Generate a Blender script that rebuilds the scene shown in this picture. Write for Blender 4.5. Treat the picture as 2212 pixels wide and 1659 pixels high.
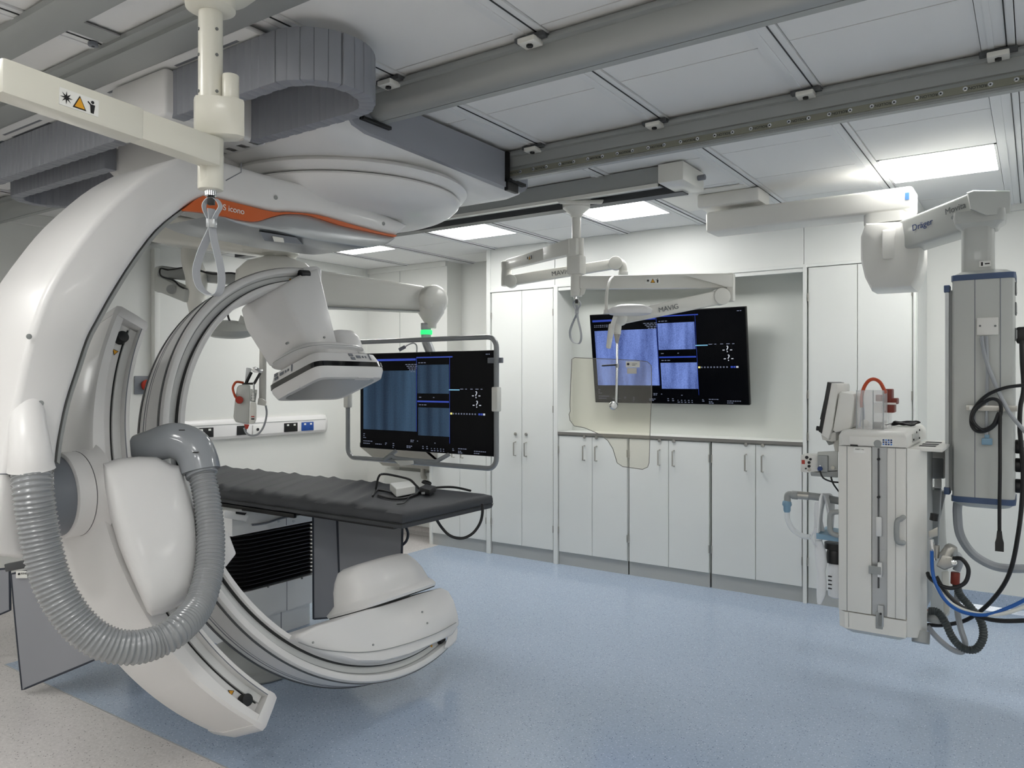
import bpy, bmesh, math, random
from mathutils import Vector, Matrix
random.seed(4)
scene = bpy.context.scene
for o in list(bpy.data.objects): bpy.data.objects.remove(o)
V = Vector
PI = math.pi
# ---------------------------------------------------------------- camera
FX, CX, CY = 1655.0, 1106.0, 822.5
yaw = math.radians(34.4)
Fw = V((-math.sin(yaw), math.cos(yaw), 0)); Rt = V((math.cos(yaw), math.sin(yaw), 0)); Up = V((0, 0, 1)); O = V((0, 0, 1.6))
cam_d = bpy.data.cameras.new('camera'); cam = bpy.data.objects.new('camera', cam_d); scene.collection.objects.link(cam)
cam.location = O; cam.rotation_euler = (PI/2, 0, yaw)
cam_d.sensor_width = 36; cam_d.lens = 36*FX/2212; cam_d.shift_y = -7/2212; cam_d.clip_start = 0.05
scene.camera = cam
# ---------------------------------------------------------------- world, view
w = bpy.data.worlds.new('world'); scene.world = w; w.use_nodes = True
w.node_tree.nodes['Background'].inputs[0].default_value = (.9, .93, 1, 1)
w.node_tree.nodes['Background'].inputs[1].default_value = 0.3
vs = scene.view_settings; vs.view_transform = 'Standard'; vs.look = 'None'; vs.gamma = 1; vs.use_curve_mapping = False
vs.exposure = 1.0
LIGHT = 9.0
CEIL = 2.82
# ---------------------------------------------------------------- pixel -> point (distance along the view, or meeting a plane)
def ray(x, y): return Fw + Rt*((x-CX)/FX) - Up*((y-CY)/FX)
def P(x, y, d): return O + ray(x, y)*d
def PX(x, y, X): r = ray(x, y); return O + r*(X/r.x)
def PY(x, y, Y): r = ray(x, y); return O + r*(Y/r.y)
def PZ(x, y, Z): r = ray(x, y); return O + r*((Z-1.6)/r.z)
def PP(x, y, C, n): r = ray(x, y); return O + r*((C-O).dot(n)/r.dot(n))
# ---------------------------------------------------------------- materials
def lin(c):
    return tuple(((v/255)/12.92 if v/255 <= .04045 else ((v/255+.055)/1.055)**2.4) for v in c) + (1,)
MATS = {}
def mat(name, c, rough=.4, metal=0, coat=0, emit=None, es=1, bump=0, bscale=200, alpha=None, trans=0, ior=1.45, spec=.5, var=0):
    m = bpy.data.materials.new(name); m.use_nodes = True; nt = m.node_tree; b = nt.nodes['Principled BSDF']
    b.inputs['Base Color'].default_value = lin(c); b.inputs['Roughness'].default_value = rough
    b.inputs['Metallic'].default_value = metal; b.inputs['Coat Weight'].default_value = coat
    b.inputs['Specular IOR Level'].default_value = spec
    if emit: b.inputs['Emission Color'].default_value = lin(emit); b.inputs['Emission Strength'].default_value = es
    if trans: b.inputs['Transmission Weight'].default_value = trans; b.inputs['IOR'].default_value = ior
    if alpha is not None: b.inputs['Alpha'].default_value = alpha
    if bump:
        tc = nt.nodes.new('ShaderNodeTexCoord'); n = nt.nodes.new('ShaderNodeTexNoise'); n.inputs['Scale'].default_value = bscale; n.inputs['Detail'].default_value = 3
        bp = nt.nodes.new('ShaderNodeBump'); bp.inputs['Strength'].default_value = bump; bp.inputs['Distance'].default_value = .002
        nt.links.new(tc.outputs['Object'], n.inputs['Vector']); nt.links.new(n.outputs[0], bp.inputs['Height']); nt.links.new(bp.outputs[0], b.inputs['Normal'])
    if var:
        tc = nt.nodes.new('ShaderNodeTexCoord'); n = nt.nodes.new('ShaderNodeTexNoise'); n.inputs['Scale'].default_value = 1.7
        mx = nt.nodes.new('ShaderNodeMix'); mx.data_type = 'RGBA'
        mx.inputs[6].default_value = lin(c); mx.inputs[7].default_value = lin(tuple(v*(1-var) for v in c))
        nt.links.new(tc.outputs['Object'], n.inputs['Vector']); nt.links.new(n.outputs[0], mx.inputs[0]); nt.links.new(mx.outputs[2], b.inputs['Base Color'])
    MATS[name] = m; return m
M = MATS
mat('wall_paint', (229, 230, 226), .45, bump=.05, bscale=300, var=.02)
mat('cabinet_laminate', (228, 230, 227), .38, var=.015)
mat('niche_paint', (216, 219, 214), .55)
mat('plinth_grey', (176, 178, 176), .4)
mat('counter_edge', (120, 118, 114), .4)
mat('counter_top', (226, 228, 225), .3)
mat('ceiling_tile', (232, 232, 231), .8, bump=.1, bscale=400)
mat('ceiling_strip', (228, 229, 229), .5)
mat('ceiling_void', (60, 60, 60), .9)
mat('rail_alu', (160, 163, 162), .38, metal=.25)
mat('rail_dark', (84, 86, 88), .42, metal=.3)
mat('guide_strip', (138, 138, 124), .35, metal=.4)
mat('groove', (34, 35, 36), .6)
mat('white_shell', (228, 227, 226), .36, coat=.12, bump=.02, bscale=500)
mat('white_arm', (226, 225, 218), .32, coat=.15)
mat('cream_arm', (222, 220, 208), .33, coat=.15)
mat('grey_shell', (150, 153, 161), .42, coat=.05)
mat('chain_grey', (140, 143, 151), .45)
mat('chain_dark', (70, 72, 80), .5)
mat('silver', (178, 181, 183), .3, metal=.55)
mat('alu_light', (216, 217, 216), .33, metal=.12)
mat('orange', (206, 96, 36), .4)
mat('black', (14, 14, 15), .4)
mat('scr_housing', (10, 10, 11), .35, spec=.3)
mat('black_gloss', (8, 8, 10), .08, coat=.5)
mat('black_rubber', (20, 21, 24), .55)
mat('mattress', (58, 60, 64), .62, bump=.25, bscale=60)
mat('shield_grey', (150, 152, 158), .6, bump=.1, bscale=90)
mat('shield_trim', (44, 50, 62), .6)
mat('bellows', (26, 26, 28), .4)
mat('table_white', (236, 237, 237), .35)
mat('hose_grey', (140, 143, 146), .22, coat=.5)
mat('elbow_grey', (148, 152, 157), .2, coat=.5)
mat('disc_grey', (118, 122, 130), .4)
mat('chrome', (220, 222, 224), .12, metal=1)
mat('strap_grey', (168, 171, 176), .55)
mat('red_part', (176, 52, 34), .4)
mat('red_orange', (190, 74, 36), .35)
mat('brown_red', (120, 42, 28), .45)
mat('blue_band', (62, 82, 116), .4)
mat('blue_socket', (30, 78, 158), .4)
mat('blue_tag', (90, 140, 215), .4)
mat('sign_yellow', (222, 160, 40), .5)
mat('sign_white', (236, 236, 232), .5)
mat('ink', (24, 24, 26), .6)
mat('ink_grey', (110, 112, 112), .6)
mat('ink_blue', (36, 62, 116), .6)
mat('text_white', (240, 238, 232), .5)
mat('pendant_grey', (188, 190, 186), .35, coat=.1)
mat('machine_cream', (224, 223, 218), .38)
mat('machine_grey', (150, 153, 152), .4)
mat('teal_blue', (126, 160, 182), .45)
mat('steel', (176, 174, 168), .3, metal=.7)
mat('clear_plastic', (240, 240, 240), .06, alpha=.28)
mat('tube_clear', (232, 236, 238), .2, alpha=.55)
mat('hose_white', (240, 242, 244), .35, alpha=.88)
mat('cable_black', (16, 16, 18), .45)
mat('cable_blue', (28, 92, 170), .4)
mat('cable_grey', (160, 164, 168), .45)
mat('cable_white', (228, 228, 220), .45)
mat('hose_dark', (60, 66, 66), .5)
mat('green_light', (60, 220, 120), .4, emit=(40, 240, 120), es=.6)
mat('lamp_panel', (255, 255, 252), .4, emit=(255, 254, 251), es=LIGHT)
mat('scr_black', (3, 4, 6), .2, spec=.12, emit=(2, 3, 8), es=.1)
mat('scr_blue', (10, 16, 40), .2, emit=(44, 66, 160), es=.5)
mat('scr_cyan', (20, 30, 40), .2, emit=(120, 180, 210), es=.5)
mat('scr_text', (30, 30, 34), .2, emit=(120, 128, 150), es=.35)
mat('scr_white', (30, 30, 34), .2, emit=(190, 195, 205), es=.5)
mat('scr_yellow', (30, 30, 20), .2, emit=(200, 190, 110), es=.8)
def shield_material():
    m = bpy.data.materials.new('acrylic_shield'); m.use_nodes = True; nt = m.node_tree; nt.nodes.clear()
    o = nt.nodes.new('ShaderNodeOutputMaterial'); mx = nt.nodes.new('ShaderNodeMixShader'); t = nt.nodes.new('ShaderNodeBsdfTransparent'); g = nt.nodes.new('ShaderNodeBsdfGlossy')
    t.inputs[0].default_value = (.965, .95, .905, 1); g.inputs[1].default_value = .03; mx.inputs[0].default_value = .06
    nt.links.new(t.outputs[0], mx.inputs[1]); nt.links.new(g.outputs[0], mx.inputs[2]); nt.links.new(mx.outputs[0], o.inputs[0]); MATS['acrylic_shield'] = m
shield_material()
def xray(name, dark, light, es, seed, vert=9):
    m = bpy.data.materials.new(name); m.use_nodes = True; nt = m.node_tree; b = nt.nodes['Principled BSDF']
    tc = nt.nodes.new('ShaderNodeTexCoord'); mp = nt.nodes.new('ShaderNodeMapping'); mp.inputs['Scale'].default_value = (vert, vert, .5); mp.inputs['Location'].default_value = (seed, seed*.7, 0)
    n1 = nt.nodes.new('ShaderNodeTexNoise'); n1.inputs['Scale'].default_value = 1.0; n1.inputs['Detail'].default_value = 5
    n2 = nt.nodes.new('ShaderNodeTexNoise'); n2.inputs['Scale'].default_value = 130; n2.inputs['Detail'].default_value = 2
    nt.links.new(tc.outputs['Object'], mp.inputs[0]); nt.links.new(mp.outputs[0], n1.inputs[0]); nt.links.new(tc.outputs['Object'], n2.inputs[0])
    ad = nt.nodes.new('ShaderNodeMath'); ad.operation = 'MULTIPLY_ADD'; ad.inputs[1].default_value = .35; nt.links.new(n2.outputs[0], ad.inputs[0]); nt.links.new(n1.outputs[0], ad.inputs[2])
    cr = nt.nodes.new('ShaderNodeValToRGB'); cr.color_ramp.elements[0].position = .45; cr.color_ramp.elements[0].color = lin(dark); cr.color_ramp.elements[1].position = .9; cr.color_ramp.elements[1].color = lin(light)
    b.inputs['Specular IOR Level'].default_value = .12; nt.links.new(ad.outputs[0], cr.inputs[0]); nt.links.new(cr.outputs[0], b.inputs['Emission Color']); b.inputs['Emission Strength'].default_value = es
    b.inputs['Base Color'].default_value = (.01, .01, .02, 1); b.inputs['Roughness'].default_value = .2; MATS[name] = m
xray('xray_blue', (46, 62, 112), (122, 146, 214), .6, 3.1)
xray('xray_dim', (12, 22, 36), (62, 88, 112), .42, 7.7)
def floor_mat(name, base, dark, lightc, rough):
    m = bpy.data.materials.new(name); m.use_nodes = True; nt = m.node_tree; b = nt.nodes['Principled BSDF']
    tc = nt.nodes.new('ShaderNodeTexCoord')
    v = nt.nodes.new('ShaderNodeTexVoronoi'); v.inputs['Scale'].default_value = 95
    nt.links.new(tc.outputs['Object'], v.inputs['Vector'])
    r = nt.nodes.new('ShaderNodeValToRGB'); r.color_ramp.elements[0].position = .2; r.color_ramp.elements[0].color = (1, 1, 1, 1); r.color_ramp.elements[1].position = .28; r.color_ramp.elements[1].color = (0, 0, 0, 1)
    nt.links.new(v.outputs['Distance'], r.inputs[0])
    sp = nt.nodes.new('ShaderNodeSeparateColor'); nt.links.new(v.outputs['Color'], sp.inputs[0])
    g1 = nt.nodes.new('ShaderNodeMath'); g1.operation = 'GREATER_THAN'; g1.inputs[1].default_value = .80; nt.links.new(sp.outputs[0], g1.inputs[0])
    m1 = nt.nodes.new('ShaderNodeMath'); m1.operation = 'MULTIPLY'; nt.links.new(g1.outputs[0], m1.inputs[0]); nt.links.new(r.outputs[0], m1.inputs[1])
    g2 = nt.nodes.new('ShaderNodeMath'); g2.operation = 'LESS_THAN'; g2.inputs[1].default_value = .3; nt.links.new(sp.outputs[0], g2.inputs[0])
    m2 = nt.nodes.new('ShaderNodeMath'); m2.operation = 'MULTIPLY'; nt.links.new(g2.outputs[0], m2.inputs[0]); nt.links.new(r.outputs[0], m2.inputs[1])
    n = nt.nodes.new('ShaderNodeTexNoise'); n.inputs['Scale'].default_value = 90; n.inputs['Detail'].default_value = 6; nt.links.new(tc.outputs['Object'], n.inputs['Vector'])
    r2 = nt.nodes.new('ShaderNodeValToRGB'); r2.color_ramp.elements[0].position = .35; r2.color_ramp.elements[0].color = lin(tuple(c*.965 for c in base)); r2.color_ramp.elements[1].position = .65; r2.color_ramp.elements[1].color = lin(tuple(min(255, c*1.025) for c in base))
    nt.links.new(n.outputs[0], r2.inputs[0])
    x1 = nt.nodes.new('ShaderNodeMix'); x1.data_type = 'RGBA'; nt.links.new(m1.outputs[0], x1.inputs[0]); nt.links.new(r2.outputs[0], x1.inputs[6]); x1.inputs[7].default_value = lin(dark)
    x2 = nt.nodes.new('ShaderNodeMix'); x2.data_type = 'RGBA'; nt.links.new(m2.outputs[0], x2.inputs[0]); nt.links.new(x1.outputs[2], x2.inputs[6]); x2.inputs[7].default_value = lin(lightc)
    nt.links.new(x2.outputs[2], b.inputs['Base Color']); b.inputs['Roughness'].default_value = rough; b.inputs['Specular IOR Level'].default_value = .4
    bp = nt.nodes.new('ShaderNodeBump'); bp.inputs['Strength'].default_value = .08; bp.inputs['Distance'].default_value = .001; nt.links.new(n.outputs[0], bp.inputs['Height']); nt.links.new(bp.outputs[0], b.inputs['Normal'])
    MATS[name] = m
floor_mat('vinyl_blue', (166, 181, 201), (98, 112, 136), (208, 218, 230), .15)
floor_mat('vinyl_beige', (206, 202, 200), (112, 108, 108), (224, 221, 218), .24)
# ---------------------------------------------------------------- mesh builder
def ortho(d):
    d = d.normalized(); a = V((0, 0, 1)) if abs(d.z) < .95 else V((1, 0, 0))
    x = d.cross(a).normalized(); return x, x.cross(d).normalized()
def catmull(pts, n=8, closed=False):
    pts = [V(p) for p in pts]; out = []; N = len(pts)
    if N < 3: return pts
    rng = range(N) if closed else range(N-1)
    for i in rng:
        p0 = pts[(i-1) % N] if closed else pts[max(i-1, 0)]; p1 = pts[i]; p2 = pts[(i+1) % N]; p3 = pts[(i+2) % N] if closed else pts[min(i+2, N-1)]
        for k in range(n):
            t = k/n
            out.append(.5*((2*p1)+(-p0+p2)*t+(2*p0-5*p1+4*p2-p3)*t*t+(-p0+3*p1-3*p2+p3)*t*t*t))
    if not closed: out.append(pts[-1])
    return out
class B:
    def __init__(s): s.bm = bmesh.new()
    def box(s, lo, hi, bev=0, seg=2, rot=None):
        lo, hi = V(lo), V(hi); c = (lo+hi)/2; d = hi-lo
        return s.obox(c, V((1, 0, 0)), V((0, 1, 0)), V((0, 0, 1)), abs(d.x), abs(d.y), abs(d.z), bev, seg)
    def obox(s, c, ax, ay, az, dx, dy, dz, bev=0, seg=2, taper=1.0):
        c = V(c); vs_ = []
        for k in (-.5, .5):
            t = taper if k > 0 else 1
            for i, j in ((-.5, -.5), (.5, -.5), (.5, .5), (-.5, .5)):
                vs_.append(s.bm.verts.new(c+ax*(i*dx*t)+ay*(j*dy*t)+az*(k*dz)))
        fs = [s.bm.faces.new([vs_[i] for i in f]) for f in ((3, 2, 1, 0), (4, 5, 6, 7), (0, 1, 5, 4), (1, 2, 6, 5), (2, 3, 7, 6), (3, 0, 4, 7))]
        if bev: s._bev(fs, bev, seg)
        return s
    def _bev(s, fs, bev, seg):
        es = list({e for f in fs for e in f.edges})
        try: bmesh.ops.bevel(s.bm, geom=es, offset=bev, segments=seg, affect='EDGES', profile=.5, clamp_overlap=True)
        except Exception: pass
    def beam(s, p0, p1, w0, h0, w1=None, h1=None, up=None, bev=0, seg=2):
        p0, p1 = V(p0), V(p1); w1 = w0 if w1 is None else w1; h1 = h0 if h1 is None else h1
        d = (p1-p0).normalized(); u_ = V(up) if up else (V((0, 0, 1)) if abs(d.z) < .9 else V((0, 1, 0))); x = d.cross(u_).normalized(); z = x.cross(d).normalized()
        vs_ = []
        for p, ww, hh in ((p0, w0, h0), (p1, w1, h1)):
            for i, j in ((-.5, -.5), (.5, -.5), (.5, .5), (-.5, .5)): vs_.append(s.bm.verts.new(p+x*(i*ww)+z*(j*hh)))
        fs = [s.bm.faces.new([vs_[i] for i in f]) for f in ((3, 2, 1, 0), (4, 5, 6, 7), (0, 1, 5, 4), (1, 2, 6, 5), (2, 3, 7, 6), (3, 0, 4, 7))]
        bmesh.ops.recalc_face_normals(s.bm, faces=fs)
        if bev: s._bev(fs, bev, seg)
        return s
    def prism(s, poly, vec, bev=0, seg=2):
        vec = V(vec); a = [s.bm.verts.new(V(p)) for p in poly]; b = [s.bm.verts.new(V(p)+vec) for p in poly]
        fs = [s.bm.faces.new(a), s.bm.faces.new(b[::-1])]; n = len(a)
        for i in range(n): fs.append(s.bm.faces.new([a[i], b[i], b[(i+1) % n], a[(i+1) % n]]))
        bmesh.ops.recalc_face_normals(s.bm, faces=fs)
        if bev: s._bev([fs[0], fs[1]], bev, seg)
        return s
    def loft(s, rings, caps=True, closed=True, ring_closed=True):
        rr = [[s.bm.verts.new(V(p)) for p in r] for r in rings]; fs = []; n = len(rr[0])
        for i in range(len(rr)-1):
            for k in range(n if ring_closed else n-1):
                fs.append(s.bm.faces.new([rr[i][k], rr[i][(k+1) % n], rr[i+1][(k+1) % n], rr[i+1][k]]))
        if caps and ring_closed: fs.append(s.bm.faces.new(rr[0][::-1])); fs.append(s.bm.faces.new(rr[-1]))
        bmesh.ops.recalc_face_normals(s.bm, faces=fs)
        return s
    def cyl(s, p0, p1, r0, r1=None, seg=24, bev=0):
        p0, p1 = V(p0), V(p1); r1 = r0 if r1 is None else r1; x, y = ortho(p1-p0)
        if bev:
            d = (p1-p0).normalized()
            st = [(p0, r0-bev), (p0+d*bev*.3, r0-bev*.3), (p0+d*bev, r0), (p1-d*bev, r1), (p1-d*bev*.3, r1-bev*.3), (p1, r1-bev)]
        else: st = [(p0, r0), (p1, r1)]
        return s.loft([[p+(x*math.cos(2*PI*k/seg)+y*math.sin(2*PI*k/seg))*r for k in range(seg)] for p, r in st])
    def lathe(s, prof, base, ax=(0, 0, 1), seg=32):
        base = V(base); ax = V(ax).normalized(); x, y = ortho(ax)
        return s.loft([[base+ax*h+(x*math.cos(2*PI*k/seg)+y*math.sin(2*PI*k/seg))*max(r, 1e-4) for k in range(seg)] for r, h in prof])
    def sphere(s, c, r, seg=20, sc=(1, 1, 1), ax=(0, 0, 1)):
        prof = [(r*math.sin(PI*i/12)*sc[0], -r*math.cos(PI*i/12)*sc[2]) for i in range(13)]
        return s.lathe(prof, c, ax, seg)
    def tube(s, path, r, seg=10, smooth=6, ring=None, closed=False):
        pts = catmull(path, smooth, closed) if smooth else [V(p) for p in path]
        N = len(pts); rings = []; t0 = (pts[1]-pts[0]).normalized(); x, y = ortho(t0)
        for i, p in enumerate(pts):
            t = ((pts[min(i+1, N-1)]-pts[max(i-1, 0)]) if not closed else (pts[(i+1) % N]-pts[i-1])).normalized()
            x = (x-t*x.dot(t)).normalized(); y = t.cross(x)
            rr = r(i/(N-1)) if callable(r) else r
            rings.append([p+(x*math.cos(2*PI*k/seg)+y*math.sin(2*PI*k/seg))*rr for k in range(seg)])
        if closed: rings.append(rings[0]); return s.loft(rings, caps=False)
        return s.loft(rings)
    def strip(s, path, wd, thick, up, smooth=6):      # flat band: up(i) gives the width direction
        pts = catmull(path, smooth) if smooth else [V(p) for p in path]; N = len(pts); rings = []
        for i, p in enumerate(pts):
            t = (pts[min(i+1, N-1)]-pts[max(i-1, 0)]).normalized(); a = V(up); a = (a-t*a.dot(t)).normalized(); n = t.cross(a)
            rings.append([p+a*wd/2+n*thick/2, p-a*wd/2+n*thick/2, p-a*wd/2-n*thick/2, p+a*wd/2-n*thick/2])
        return s.loft(rings)
    def hull(s, pts, bev=0, seg=2):
        vs_ = [s.bm.verts.new(V(p)) for p in pts]; r = bmesh.ops.convex_hull(s.bm, input=vs_)
        junk = [g for g in r['geom_interior'] if isinstance(g, bmesh.types.BMVert)]
        if junk: bmesh.ops.delete(s.bm, geom=junk, context='VERTS')
        if bev:
            fs = [f for f in s.bm.faces]
            bmesh.ops.dissolve_limit(s.bm, angle_limit=math.radians(3), verts=list(s.bm.verts), edges=list(s.bm.edges))
            s._bev(list(s.bm.faces), bev, seg)
        return s
    def quad(s, a, b, c, d): s.bm.faces.new([s.bm.verts.new(V(p)) for p in (a, b, c, d)]); return s
    def disc(s, c, n, r, seg=16, th=.002):
        n = V(n).normalized(); return s.cyl(V(c), V(c)+n*th, r, seg=seg)
COL = scene.collection
def link_mesh(name, me, m, parent, smooth=40):
    if isinstance(m, str): m = M[m]
    me.materials.clear(); me.materials.append(m)
    n = len(me.vertices); co = [v.co for v in me.vertices]
    lo = V((min(c.x for c in co), min(c.y for c in co), min(c.z for c in co))); hi = V((max(c.x for c in co), max(c.y for c in co), max(c.z for c in co)))
    c = V(((lo.x+hi.x)/2, (lo.y+hi.y)/2, lo.z)); me.transform(Matrix.Translation(-c))
    if smooth:
        for p in me.polygons: p.use_smooth = True
        try: me.set_sharp_from_angle(angle=math.radians(smooth))
        except Exception: pass
    o = bpy.data.objects.new(name, me); COL.objects.link(o); o.location = c
    if parent is not None:
        o.parent = parent; o.matrix_parent_inverse = Matrix.Translation(-worldloc(parent))
    return o
def worldloc(o):
    return V(o['wl'])
def part(name, b, m, parent=None, smooth=40, label=None):
    me = bpy.data.meshes.new(name); b.bm.to_mesh(me); b.bm.free()
    o = link_mesh(name, me, m, parent, smooth)
    o['wl'] = tuple(o.location)
    if label: o['label'] = label
    return o
def tag(o, label, cat, group=None):
    o['label'] = label; o['category'] = cat
    if group: o['group'] = group
    return o
def thing(name, loc, label, cat, group=None):
    o = bpy.data.objects.new(name, None); COL.objects.link(o); o.location = V(loc); o.empty_display_size = .05; o['wl'] = tuple(V(loc))
    return tag(o, label, cat, group)
def struct(name, b, m, parent=None, smooth=0):
    o = part(name, b, m, parent, smooth)
    if parent is None: o['kind'] = 'structure'
    return o
def instance(o, name, delta, parent, rotz=None):
    c = o.copy(); COL.objects.link(c); c.name = name; c.location = o.location+V(delta); c['wl'] = tuple(c.location)
    if parent is not None: c.parent = parent; c.matrix_parent_inverse = Matrix.Translation(-worldloc(parent))
    return c
def text(name, s, org, xd, yd, size, m, parent, thick=.0006, center=True):
    cu = bpy.data.curves.new('t', 'FONT'); cu.body = s; cu.size = size; cu.extrude = thick
    if center: cu.align_x = 'CENTER'; cu.align_y = 'CENTER'
    to = bpy.data.objects.new('t', cu); COL.objects.link(to); dg = bpy.context.evaluated_depsgraph_get()
    me = bpy.data.meshes.new_from_object(to.evaluated_get(dg)); bpy.data.objects.remove(to)
    xd = V(xd).normalized(); yd = V(yd); yd = (yd-xd*yd.dot(xd)).normalized(); zd = xd.cross(yd)
    mt = Matrix((xd, yd, zd)).transposed().to_4x4(); mt.translation = V(org)
    me.transform(mt); o = link_mesh(name, me, m, parent, 0); o['wl'] = tuple(o.location); return o
def warn_sign(parent, c, xd, yd, w, h):                 # white sticker with a yellow triangle between two black pictograms
    c = V(c); xd = V(xd).normalized(); yd = V(yd); yd = (yd-xd*yd.dot(xd)).normalized(); n = xd.cross(yd)
    s = part('warning_sticker', B().obox(c+n*.0006, xd, yd, n, w, h, .0012), 'sign_white', parent, 0)
    q = lambda a, b_, k=.0016: c+xd*(a*w)+yd*(b_*h)+n*k
    part('sign_triangle', B().prism([q(-.17, -.4), q(.17, -.4), q(0, .38)], n*.0008), 'ink', s, 0)
    part('sign_panel', B().prism([q(-.13, -.34, .0024), q(.13, -.34, .0024), q(0, .27, .0024)], n*.0006), 'sign_yellow', s, 0)
    star = []
    for k in range(16):
        rr = .36 if k % 2 == 0 else .12; star.append(c+xd*(-.33*w+rr*h*math.cos(k*PI/8))+yd*(rr*h*math.sin(k*PI/8))+n*.0016)
    part('pictogram', B().prism(star, n*.0006), 'ink', s, 0)
    b = B(); b.prism([q(.29, -.4), q(.37, -.4), q(.40, .12), q(.27, .12)], n*.0006); b.disc(q(.335, .26), n, .1*h, 8, .0006); b.prism([q(.2, .2), q(.22, .26), q(.3, .1), q(.28, .04)], n*.0006)
    part('pictogram', b, 'ink', s, 0)
    return s
# ================================================================ ROOM
XL, XR, YB, YF = -6.08, 2.4, 6.30, -3.2
struct('floor', B().box((XL-.1, YF-.1, -.05), (XR+.1, YB+.1, 0)), 'vinyl_beige')
fl = bpy.data.objects['floor']
part('vinyl_sheet', B().box((-4.8, 1.95, 0), (XR+.05, YB+.05, .0015)), 'vinyl_blue', fl, 0)
part('vinyl_seam', B().box((-4.8, 1.944, 0), (XR+.05, 1.95, .0017)), 'cable_grey', fl, 0)
struct('wall_left', B().box((XL-.1, YF, 0), (XL, YB, 3.0)), 'wall_paint')
struct('wall_back', B().box((XL-.1, YB, 0), (XR+.1, YB+.1, 3.0)), 'wall_paint')
struct('wall_right', B().box((XR, YF, 0), (XR+.1, YB, 3.0)), 'wall_paint')
struct('wall_front', B().box((XL-.1, YF-.1, 0), (XR+.1, YF, 3.0)), 'wall_paint')
# boxed-out bay of the back wall, left of the cupboards
wb = bpy.data.objects['wall_back']
struct('wall_bay', B().box((XL, 6.06, 0), (-4.95, YB, CEIL-.001)), 'wall_paint')
wl = bpy.data.objects['wall_left']
# panel joints and posts on the left wall
for y, wd, dp in ((3.02, .10, .05), (3.56, .05, .06)):
    part('wall_post', B().box((XL, y, .0), (XL+dp, y+wd, 2.7), .006), 'wall_paint', wl)
for y in (1.2, 2.4):
    part('panel_joint', B().box((XL-.001, y, .1), (XL+.002, y+.006, CEIL)), 'plinth_grey', wl, 0)
part('panel_joint', B().box((-5.6, 6.057, .1), (-5.594, 6.061, 2.8)), 'plinth_grey', wb, 0)
part('panel_joint', B().box((.25, YB-.002, .1), (.256, YB+.001, 2.8)), 'plinth_grey', wb, 0)
struct('baseboard_left', B().box((XL, YF, 0), (XL+.015, 6.06, .10), .004), 'vinyl_beige')
b = B(); b.prism([(XL, 6.06, 0), (XL, 6.06, .1), (XL, 6.052, .1), (XL, 6.045, .03), (XL, 6.02, 0)], (1.13, 0, 0)); struct('baseboard_back', b, 'vinyl_beige')
b = B(); b.prism([(-.655, YB, 0), (-.655, YB, .12), (-.655, YB-.008, .12), (-.655, YB-.015, .03), (-.655, YB-.04, .0)], (XR+.655, 0, 0)); struct('baseboard_right', b, 'vinyl_blue')
b = B(); b.box((XL, YF, 2.735), (XL+.03, 6.06, CEIL), .004); struct('trim_1', b, 'wall_paint')
b = B(); b.box((XL, 6.03, 2.765), (-4.95, 6.06, CEIL), .004); struct('trim_2', b, 'wall_paint')
b = B(); b.box((-.655, YB-.03, 2.765), (XR, YB, CEIL), .004); struct('trim_3', b, 'wall_paint')
# ceiling: slab, strips along Y, tiles between
struct('ceiling', B().box((XL-.1, YF-.1, 2.87), (XR+.1, YB+.1, 2.95)), 'ceiling_void')
ce = bpy.data.objects['ceiling']
SP = .672; SX = -.115
strips = [SX-SP*k for k in range(-3, 9)]
lights = {(0, 3), (3, 3), (5, 3), (7, 3), (0, -5), (3, -5), (6, -5), (-3, -5), (-3, 3), (2, -8), (5, -8), (-1, -8), (-3, -1), (8, -5)}
st0 = None
for x in strips:
    if st0 is None:
        b = B(); b.box((x-.052, YF, 2.812), (x+.052, YB, 2.85)); b.box((x-.030, YF, 2.808), (x-.012, YB, 2.813)); st0 = part('ceiling_strip', b, 'ceiling_strip', ce, 0); x0 = x
    else: instance(st0, 'ceiling_strip', (x-x0, 0, 0), ce)
jt = None
for x in strips:
    if jt is None: jt = part('strip_groove', B().box((x+.024, YF, 2.8085), (x+.028, YB, 2.8125)), 'groove', ce, 0); xg = x
    else: instance(jt, 'strip_groove', (x-xg, 0, 0), ce)
rows = [2.83+.605*n for n in range(-10, 6)]
TX = SP-.11; TY = .599
t0 = None
for k in range(-3, 9):
    xa = SX-SP*k-.055-TX
    for n, y in enumerate(rows):
        nn = n-10
        if (k, nn) in lights: continue
        if y+TY > YB: continue
        if xa < XL: continue
        if t0 is None:
            t0 = part('ceiling_tile', B().box((xa, y+.003, CEIL), (xa+TX, y+.003+TY, CEIL+.02)), 'ceiling_tile', ce, 0); bx, by = xa, y
        else: instance(t0, 'ceiling_tile', (xa-bx, y-by, 0), ce)
    if xa > XL: part('ceiling_tile', B().box((xa, 5.858, CEIL), (xa+TX, YB, CEIL+.02)), 'ceiling_tile', ce, 0)
t8 = SX-SP*8
part('ceiling_tile', B().box((XL, YF, CEIL), (t8-.055, YB, CEIL+.02)), 'ceiling_tile', ce, 0)
names = {(0, 3): 'square ceiling light panel above the supply pendant at the right', (3, 3): 'square ceiling light panel just behind the suspension with the round flange',
         (5, 3): 'square ceiling light panel between the flange suspension and the orange striped gantry', (7, 3): 'square ceiling light panel partly hidden by the tip of the orange striped gantry beam'}
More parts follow.
